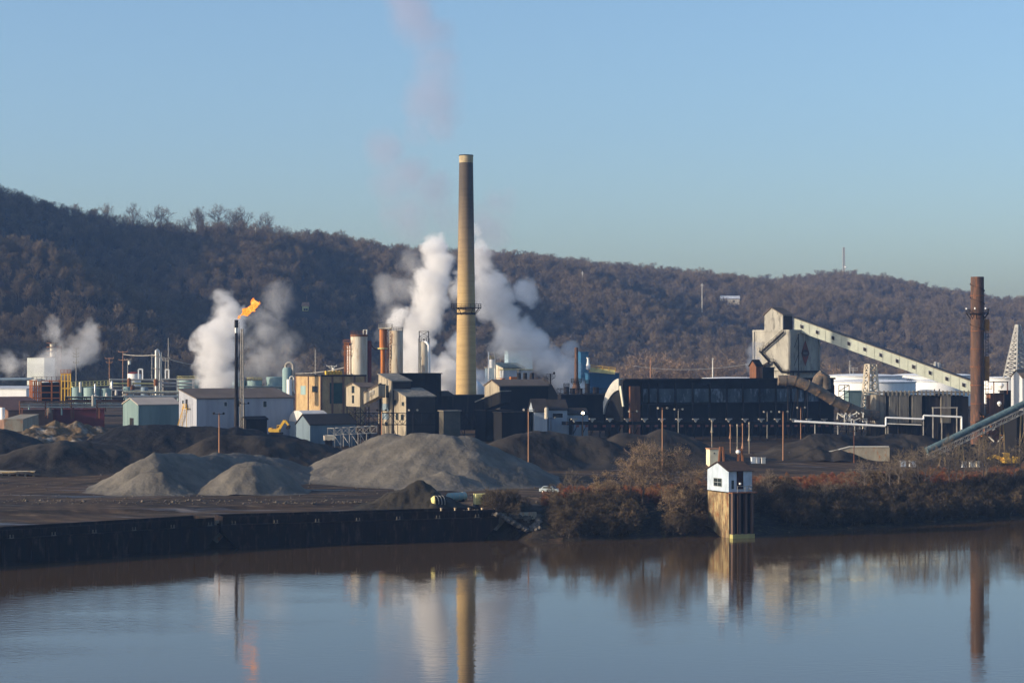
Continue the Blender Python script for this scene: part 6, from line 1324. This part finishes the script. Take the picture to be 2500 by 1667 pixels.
# crawler loader and excavator
def crawler(name, label, px, D, z, rz, s, boom):
    x = X(px,D); T = Matrix.Translation((x,D,z)) @ Matrix.Rotation(rz,4,'Z') @ Matrix.Scale(s,4); r = thing(name, label, 'excavator', (x,D,z)); P = lambda a,b_,c: T @ Vector((a,b_,c))
    def bx(a0,a1,b0,b1,c0,c1): m_ = MB(); m_.hexa([P(a0,b0,c0),P(a1,b0,c0),P(a1,b1,c0),P(a0,b1,c0),P(a0,b0,c1),P(a1,b0,c1),P(a1,b1,c1),P(a0,b1,c1)]); return m_
    for sd in (-1.5, .9):
        m_ = MB(); m_.prism([P(a,sd,c) for a, c in ((-1.7,0),(1.7,0),(2.1,.4),(1.9,.8),(-1.9,.8),(-2.1,.4))], (T.to_3x3() @ Vector((0,.6,0)))); obj('track', m_, M_dark, r)
    m_ = bx(-2.0,1.3,-1.35,1.35,.9,1.9); m_.prism([P(a,-1.2,c) for a, c in ((-2.3,1.0),(-1.2,1.9),(-1.3,2.3),(-2.2,2.2))], T.to_3x3() @ Vector((0,2.4,0))); obj('body', m_, M_yel, r)
    c_ = obj('cab', bx(.2,1.5,.2,1.3,1.9,3.1), M_yel, r); obj('window', bx(.3,1.54,.17,1.2,2.15,2.95), M_glass, c_)
    for nm, a, c, w in boom: m_ = MB(); m_.bar(P(a[0],-.2,a[1]), P(c[0],-.2,c[1]), w*s, w*1.5*s); obj(nm, m_, M_yel, r)
    e_ = boom[-1][2]; m_ = MB(); m_.prism([P(e_[0]+a,-.8,e_[1]+c) for a, c in ((0,.2),(.5,-.2),(.3,-1.1),(-.5,-1.3),(-.9,-.7))], T.to_3x3() @ Vector((0,1.2,0))); obj('bucket', m_, M_dark, r)
    return r
crawler('excavator', 'yellow excavator with its arm raised behind the flat-topped black heap', 674, 529, Z(1061,529), R(-6), .8, [('boom',(1.0,1.7),(2.4,4.0),.55),('boom',(2.4,4.0),(3.0,4.6),.6),('stick',(3.0,4.6),(4.2,3.0),.42)])
crawler('excavator', 'yellow crawler machine standing in front of the dark plant house at the right', 2462, 520, G(X(2462,520),520), R(185), 1.15, [('boom',(1.2,1.6),(3.2,2.4),.5),('stick',(3.2,2.4),(4.6,1.6),.45)])
# small things in the yard
def boxy(name, label, cat, px, pl, pr, yt, yb, D, deg, m_, roof=None):
    f = Fr(px, D, deg); uu = f.U(pr); vv = abs(f.V(pl)) if abs(px-pl) > .5 else 2; g = G(f.o.x, f.o.y)-.2; zt_ = Z(yt,D); zb_ = Z(yb,D) if yb else g
    r = thing(name, label, cat, tuple(f.p(0,0,min(zb_,g)))); b = MB(); f.box(b, 0, uu, 0, vv, zb_, zt_); obj('body', b, m_, r); b = MB(); f.box(b, -.08, uu+.08, -.08, vv+.08, zt_, zt_+.15); obj('lid', b, roof or m_, r)
    return f, r, uu, vv, g
f, r, uu, vv, g = boxy('tank_trailer', 'small cream tank trailer parked at the foot of the broad dark heap', 'trailer', 792, 790, 815, 1065, 1075, 515, 10, M_cream)
for a in (.5, uu-.7): b = MB(); b.tube(f.p(a,-.1,Z(1078,515)), f.p(a,.2,Z(1078,515)), .45, n=12); obj('wheel', b, M_black, r)
b = MB(); f.box(b, .3, uu-.3, .2, vv-.2, g, Z(1075,515)); obj('chassis', b, M_dark, r)
f, r, uu, vv, g = boxy('concrete_trough', 'low tan concrete structure with open bays at the left edge of the yard', 'structure', -20, -30, 84, 1151, 1154, 452, 2, M_tan, M_cream)
for k in np.linspace(0, uu-.4, 6): b = MB(); f.box(b, k, k+.4, 0, 2, g-.3, Z(1154,445)); obj('leg', b, M_pale, r)
b = MB(); f.box(b, 0, uu*.72, 1.2, 1.5, g-.3, Z(1154,445)); obj('back_wall', b, M_wood, r)
boxy('barge_cover', 'low dark green stack of covers by the left heap', 'stack', 84, 80, 168, 1162, None, 456, 2, mat('dull_green_cover', (.05,.09,.07)))
boxy('retaining_wall', 'tan concrete block wall at the left edge below the red-brown shed', 'wall', 10, -40, 56, 1024, None, 548, 8, M_conc)
vtank('storage_tank', 'small upright white tank at the left edge above the block wall', 0, 12, 996, 1024, 560, M_white, 'tank', n=16)
for i, (px, w, yt, D, mt) in enumerate(((1836,9,1108,468,M_white),(1848,7,1104,470,M_dwhite),(1860,9,1110,466,M_pale),(1690,14,1117,462,M_ylow),(1665,12,1119,464,M_cream),(1430,10,1124,470,M_wood),(1408,16,1127,472,M_dark),(2200,12,1101,480,M_white),(2222,14,1101,480,M_white),(2350,10,1102,482,M_dwhite),(2368,14,1104,480,M_pale),(2385,8,1101,484,M_cream))):
    D = min(ground_D(px, yt+(9 if w < 10 else 7), 420), 518)
    lab = ['white concrete block left of a small cluster right of the hut','tallest whitish block of the cluster right of the hut','pale block at the right of the cluster right of the hut','long yellowish slab beside the cream box shed','flat cream slab left of the cream box shed','rust-brown drum on the open ground left of the leafy tree','dark debris beside the rust-brown drum','small white tank below the tube conveyor, left of two','small white tank below the tube conveyor, right of two','whitish block right of the yellow conveyor foot','pale slab right of the whitish block','cream block nearest the crawler machine'][i]
    yt = max(yt, HZ+(CAMH-G(X(px,D),D)-1.4)*FP/D)
    boxy(['concrete_block','concrete_block','concrete_block','slab','slab','drum','debris','small_tank','small_tank','concrete_block','slab','concrete_block'][i], lab, ['block','block','block','slab','slab','drum','debris','tank','tank','block','slab','block'][i], px, px-3, px+w, yt, None, D, 15, mt)
for i, px in enumerate((2263, 2302)):
    D = ground_D(px, 1112, 420); x = X(px,D); b = MB(); b.tube((x,D,G(x,D)-.3), (x,D,Z(1101,D)), .3, n=10); obj('bollard', b, M_yel, org=(x,D,G(x,D)-.3), label=['yellow bollard at the foot of the tube conveyor','yellow bollard right of the conveyor foot'][i], cat='bollard', group='yellow bollards')
r = thing('ramp_wall', 'pale concrete ramp wall rising to the right below the charcoal heaps', 'wall', tuple(PT(2010,1110,540))); D = 532
b = MB()
for (a, ya), (c, yc) in zip([(1925,1106),(2012,1105),(2040,1100),(2075,1091),(2170,1091)], [(2012,1105),(2040,1100),(2075,1091),(2170,1091),(2172,1092)]):
    A, B = PT(a,ya,D), PT(c,yc,D); b.hexa([Vector((A.x,D,G(A.x,D)-.5)),Vector((B.x,D,G(B.x,D)-.5)),Vector((B.x,D+.6,G(B.x,D)-.5)),Vector((A.x,D+.6,G(A.x,D)-.5)),A,B,B+Vector((0,.6,0)),A+Vector((0,.6,0))])
obj('wall', b, M_conc, r); b = MB()
for (a, ya), (c, yc) in zip([(1925,1106),(2012,1105),(2040,1100),(2075,1091)], [(2012,1105),(2040,1100),(2075,1091),(2170,1091)]): b.bar(PT(a,ya,D)+Vector((0,.2,.12)), PT(c,yc,D)+Vector((0,.2,.12)), .9, .22)
obj('coping', b, M_pale, r)

# ------------------------------------------------------------------ trees and scrub
# brown trees beyond the works
rr = random.Random(21)
def sid(px): return 0 if 1500 < px < 1830 else 1 if 1830 < px < 2200 else 2 if px > 2200 else 3
A, T = grow(5, 12, spread=.5, depth=4, twigs=10, tw_len=.10, tw_w=.004, clear=.22); k0 = thing('leafless_tree', 'x', 'tree', (0,0,0), group='leafless trees beyond the works'); obj('trunk', A, M_bark, k0); obj('crown', T, mat('warm_brown_twigs', (.26,.18,.12), (.20,.14,.10)), k0)
bt = [(1530,17),(1555,19),(1580,22),(1604,24),(1628,21),(1652,18),(1678,16),(1705,20),(1728,22),(1752,17),(1780,15),(1806,14),(2030,16),(2050,15),(2100,17),(2112,14),(2160,13),(2190,16),(2250,13),(2310,14),(2340,15),(2410,16),(2430,18),(60,30),(50,24),(840,17),(745,20),(222,17),(960,16)]
for i, (px, h_) in enumerate(bt):
    D = rr.uniform(945, 990); x = X(px,D); z_ = terrain(x,D)-.3; near = ['left of the coal bunker','right of the coal bunker','at the far right','left of the chimney'][sid(px)]
    lab = 'brown leafless tree beyond the works %s, %s from the left' % (near, ordinal([t_[0] for t_ in sorted([b_ for b_ in bt if sid(b_[0]) == sid(px)])].index(px)))
    if i == 0: k0.location = (x,D,z_); k0['label'] = lab; k0.scale = (h_/12*1.15, h_/12*1.15, h_/12)
    else: o = dup(k0, (x,D,z_), lab, rr.uniform(0,6), h_/12*1.1, h_/12)
pts = []
for i in range(900):
    px = rr.uniform(-100, 2600); D = rr.uniform(900, 1010); x = X(px,D)
    pts.append((x, D, terrain(x,D)-.3))
low = [proto('low_tree_kind', *grow(140+i, 7, spread=.55, depth=4, twigs=8, tw_len=.12, tw_w=.008, clear=.1), M_twig) for i in range(3)]
scatter('hedgerow', pts, low, 'low brown scrub along the foot of the hill behind the works', 'scrub', seed=8, smin=.7, smax=1.5)
# river bank scrub
sc = [proto('scrub_kind', *grow(240+i, 2.6, spread=.62, trunk_r=.014, depth=4, twigs=9, tw_len=.15, tw_w=.0065, clear=.04), M_scrub) for i in range(3)]
wd = [proto('weed_kind', *grow(340+i, 1.3, spread=.5, trunk_r=.012, depth=3, twigs=14, tw_len=.3, tw_w=.016, clear=.02), M_weed) for i in range(2)]
gold = [proto('dry_shrub_kind', *grow(440+i, 3.2, spread=.6, trunk_r=.014, depth=4, twigs=9, tw_len=.12, tw_w=.010, clear=.05), M_dry) for i in range(2)]
P1, P2_, P3 = [], [], []
def bankpt(px, t):
    # walk back from the bank line along the view ray until the wanted distance inland
    y = 330
    while bank_dist(X(px,y), y) < t and y < 620: y += 1.0
    return X(px,y), y
for i in range(5000):
    px = rr.uniform(1190, 2560)
    if 1715 < px < 1850 and rr.random() < .85: continue
    t = rr.uniform(.6, 26) if px > 1830 else rr.uniform(.6, 19)
    x, y = bankpt(px, t)
    if px < 1300 and t < 4+(1300-px)*.06: continue
    dens = nz(x, y, .09, 4) + (.16 if t < 13 else -.25)
    if dens < -.16: continue
    (P3 if nz(x, y, .05, 9) > .12 and rr.random() < .3 else P1).append((x, y, G(x,y)-.15))
for i in range(3200):
    px = rr.uniform(1330, 2560); t = rr.gauss(37 if px > 1830 else 27, 7); x, y = bankpt(px, max(16, t))
    if 1700 < px < 1860 and t < 22: continue
    if nz(x, y, .06, 14) < -.12: continue
    P2_.append((x, y, G(x,y)-.1))
scatter('riverbank_scrub', P1, sc, 'dark brown leafless scrub covering the river bank', 'scrub', seed=11, smin=.3, smax=1.55, tilt=.35)
scatter('russet_weeds', P2_, wd, 'strip of russet and tan weeds along the top of the river bank', 'weeds', seed=12, smin=.6, smax=1.3, tilt=.2)
scatter('dry_leaf_bushes', P3, gold, 'tan dry-leaved bushes mixed through the bank scrub', 'bushes', seed=13, smin=.5, smax=1.2, tilt=.2)
pts = []
for i in range(500):
    px = rr.uniform(50, 300); D = rr.uniform(505, 560); x = X(px,D); pts.append((x, D, G(x,D)+ (0 if D > 545 else 0)))
def dryleaf(seed, h_, n_=2600, leafy=True, **k):
    A, T = grow(seed, h_, **k)
    if leafy:
        rd = random.Random(seed); base = list(T.v); L_ = MB()
        cl = [Vector(base[rd.randrange(len(base))]) for _ in range(70)]
        for i in range(n_):
            c = cl[rd.randrange(len(cl))] + Vector((rd.gauss(0,.045*h_), rd.gauss(0,.045*h_), rd.gauss(0,.035*h_)))
            a = Vector((rd.gauss(0,1), rd.gauss(0,1), rd.gauss(0,1))).normalized()*.10; e_ = a.orthogonal().normalized()*.07
            L_.add([c-a, c-e_, c+a, c+e_], [(0,1,2,3)])
        return A, T, L_
    return A, T, None
lt = []
for i, (px, t, h_) in enumerate(((1568,15,12.5),(1618,16,11),(1672,14,10.5),(1536,12,9.5),(1704,8,9),(1478,13,7),(1650,6,7))):
    x, y = bankpt(px, t); A, T, L_ = dryleaf(500+i, h_, spread=.55, depth=4, twigs=10, tw_len=.09, tw_w=.0028, clear=.2)
    r = thing('dry_leaved_tree', ['tallest tan-leaved tree left of the riverside hut','round tan-leaved tree between the tallest one and the hut','tan-leaved tree close behind the white van','small tan-leaved tree at the left of the leafy clump','tan-leaved tree right against the left side of the hut','lone smaller tan-leaved tree further left of the leafy clump','low tan-leaved tree near the water left of the hut'][i], 'tree', (x,y,G(x,y)-.2), group='tan-leaved trees left of the hut')
    for mbx in (A, T, L_): mbx.v = [(a+x, b_+y, c+G(x,y)-.2) for a, b_, c in mbx.v]
    obj('trunk', A, M_bark, r); obj('twigs', T, mat('warm_brown_twigs', (.26,.18,.12)), r); obj('foliage', L_, mat('tan_dry_leaves', (.29,.20,.105), (.18,.12,.065), scale=2), r)
tr_ = []
for i in range(3):
    A, T = grow(600+i, 10, spread=.42+.05*i, trunk_r=.016, depth=4, twigs=10, tw_len=.08, tw_w=.0022, clear=.25); r = thing('bare_riverside_tree', 'x', 'tree', (0,0,0), group='bare trees in the scrub right of the hut'); obj('trunk', A, M_bark, r); obj('crown', T, M_twig, r); tr_.append(r)
bp_ = [(1402,17,6.5),(1875,14,6),(1960,10,5.5),(2008,7,6.5),(2075,12,6),(2110,16,7.5),(2172,17,7),(2198,12,9.5),(2212,14,8.5),(2244,16,9),(2258,12,10),(2272,13,9),(2318,15,11),(2336,13,8.5),(2352,16,9.5),(2402,14,10),(2412,17,11),(2440,15,8.5),(2478,12,9),(2495,15,10)]
for i, (px, t, h_) in enumerate(bp_):
    x, y = bankpt(px, t); loc = (x,y,G(x,y)-.2); lab = '%s bare tree in the river bank scrub, %s from the left' % ('tall' if h_ > 9 else 'medium' if h_ > 7 else 'small', ordinal(i))
    if i < 3: o = tr_[i]; o.location = loc; o['label'] = lab; o.scale = (h_/10,)*3
    else: dup(tr_[i % 3], loc, lab, rr.uniform(0,6), h_/10)
# mud edge with pale stones at the waterline
plume('steam_plume', 700, [(1080,925,55),(1140,940,45),(1025,900,40),(1005,870,34),(1022,830,40),(1035,785,44),(1045,735,48),(1058,690,46),(1072,645,42),(1068,610,34),(968,770,30,.6),(1115,850,34,.6)],
      'dense white steam plume rising left of the tall tan chimney', dens=.26, rate=.6)
plume('steam_plume', 715, [(1400,950,32),(1372,915,40),(1340,880,42),(1300,850,42),(1262,815,40),(1235,775,40),(1215,735,42),(1285,715,32,.8),(1195,695,42),(1175,655,38,.8),(1160,612,32,.6),(1385,850,24,.7),(1150,560,30,.4),(1245,825,50,.8),(1200,745,46,.8),(1135,700,36,.55)],
      'slanting pale steam plume drifting right of the tall tan chimney', dens=.17, rate=.6)
plume('steam_wisps', 708, [(965,765,46,.75),(990,715,46,.75),(945,735,38,.6),(962,820,44,.7),(1008,655,38,.65),(940,690,30,.5),(985,870,44,.7)],
      'thin steam wisps drifting off the left side of the plume by the tall chimney', dens=.045, amp=3.0, gain=2.5, rate=.8)
plume('steam_plume', 700, [(520,940,40),(550,925,38),(522,890,44),(522,845,44),(552,850,40),(552,800,40),(550,762,32,.85),(545,735,26,.6),(595,770,22,.4)],
      'white steam plume boiling up beside the black flare stack', dens=.2, rate=.6)
plume('steam_wisps', 720, [(640,800,60,.6),(680,735,42,.65),(660,880,60,.6),(700,920,60,.5),(610,830,45,.6),(690,845,40,.65),(620,900,40,.6)],
      'thin grey steam wisps drifting right of the flare', dens=.035, amp=3.2, thr=.0, gain=2.5, rate=.8)
plume('steam_wisps', 760, [(115,905,38,.85),(145,890,40,.85),(175,870,34,.7),(205,850,38,.6),(135,805,30,.65),(215,808,28,.6),(30,905,44,.45),(160,835,30,.5)],
      'loose steam wisps over the orange steelwork at the left', dens=.075, amp=3.0, thr=.0, gain=3, rate=.8)
plume('steam_puff', 655, [(1842,885,18),(1838,862,17),(1850,840,16,.8),(1838,905,12,.8)],
      'small steam puff beside the concrete coal bunker', dens=.16, nscale=.25, rate=.8)
plume('smoke_plume', 900, [(1000,-10,60),(1012,35,60),(1038,85,58),(1060,140,50,.8),(1065,195,55,.8),(1055,245,62,.9),(1072,300,55,.8),(1010,340,50,.8),(955,372,55,.95),(1000,420,64,.95),(1062,460,56,.95),(960,455,52,.8),(1000,520,60,.7),(1090,520,50,.6),(1215,500,44,.7),(1190,550,60,.7)],
      'faint mauve smoke trailing high above the tall tan chimney', dens=.03, amp=2.8, col=(.66,.62,.74), nscale=.045, rate=1.2, gain=1.3, thr=-.1)
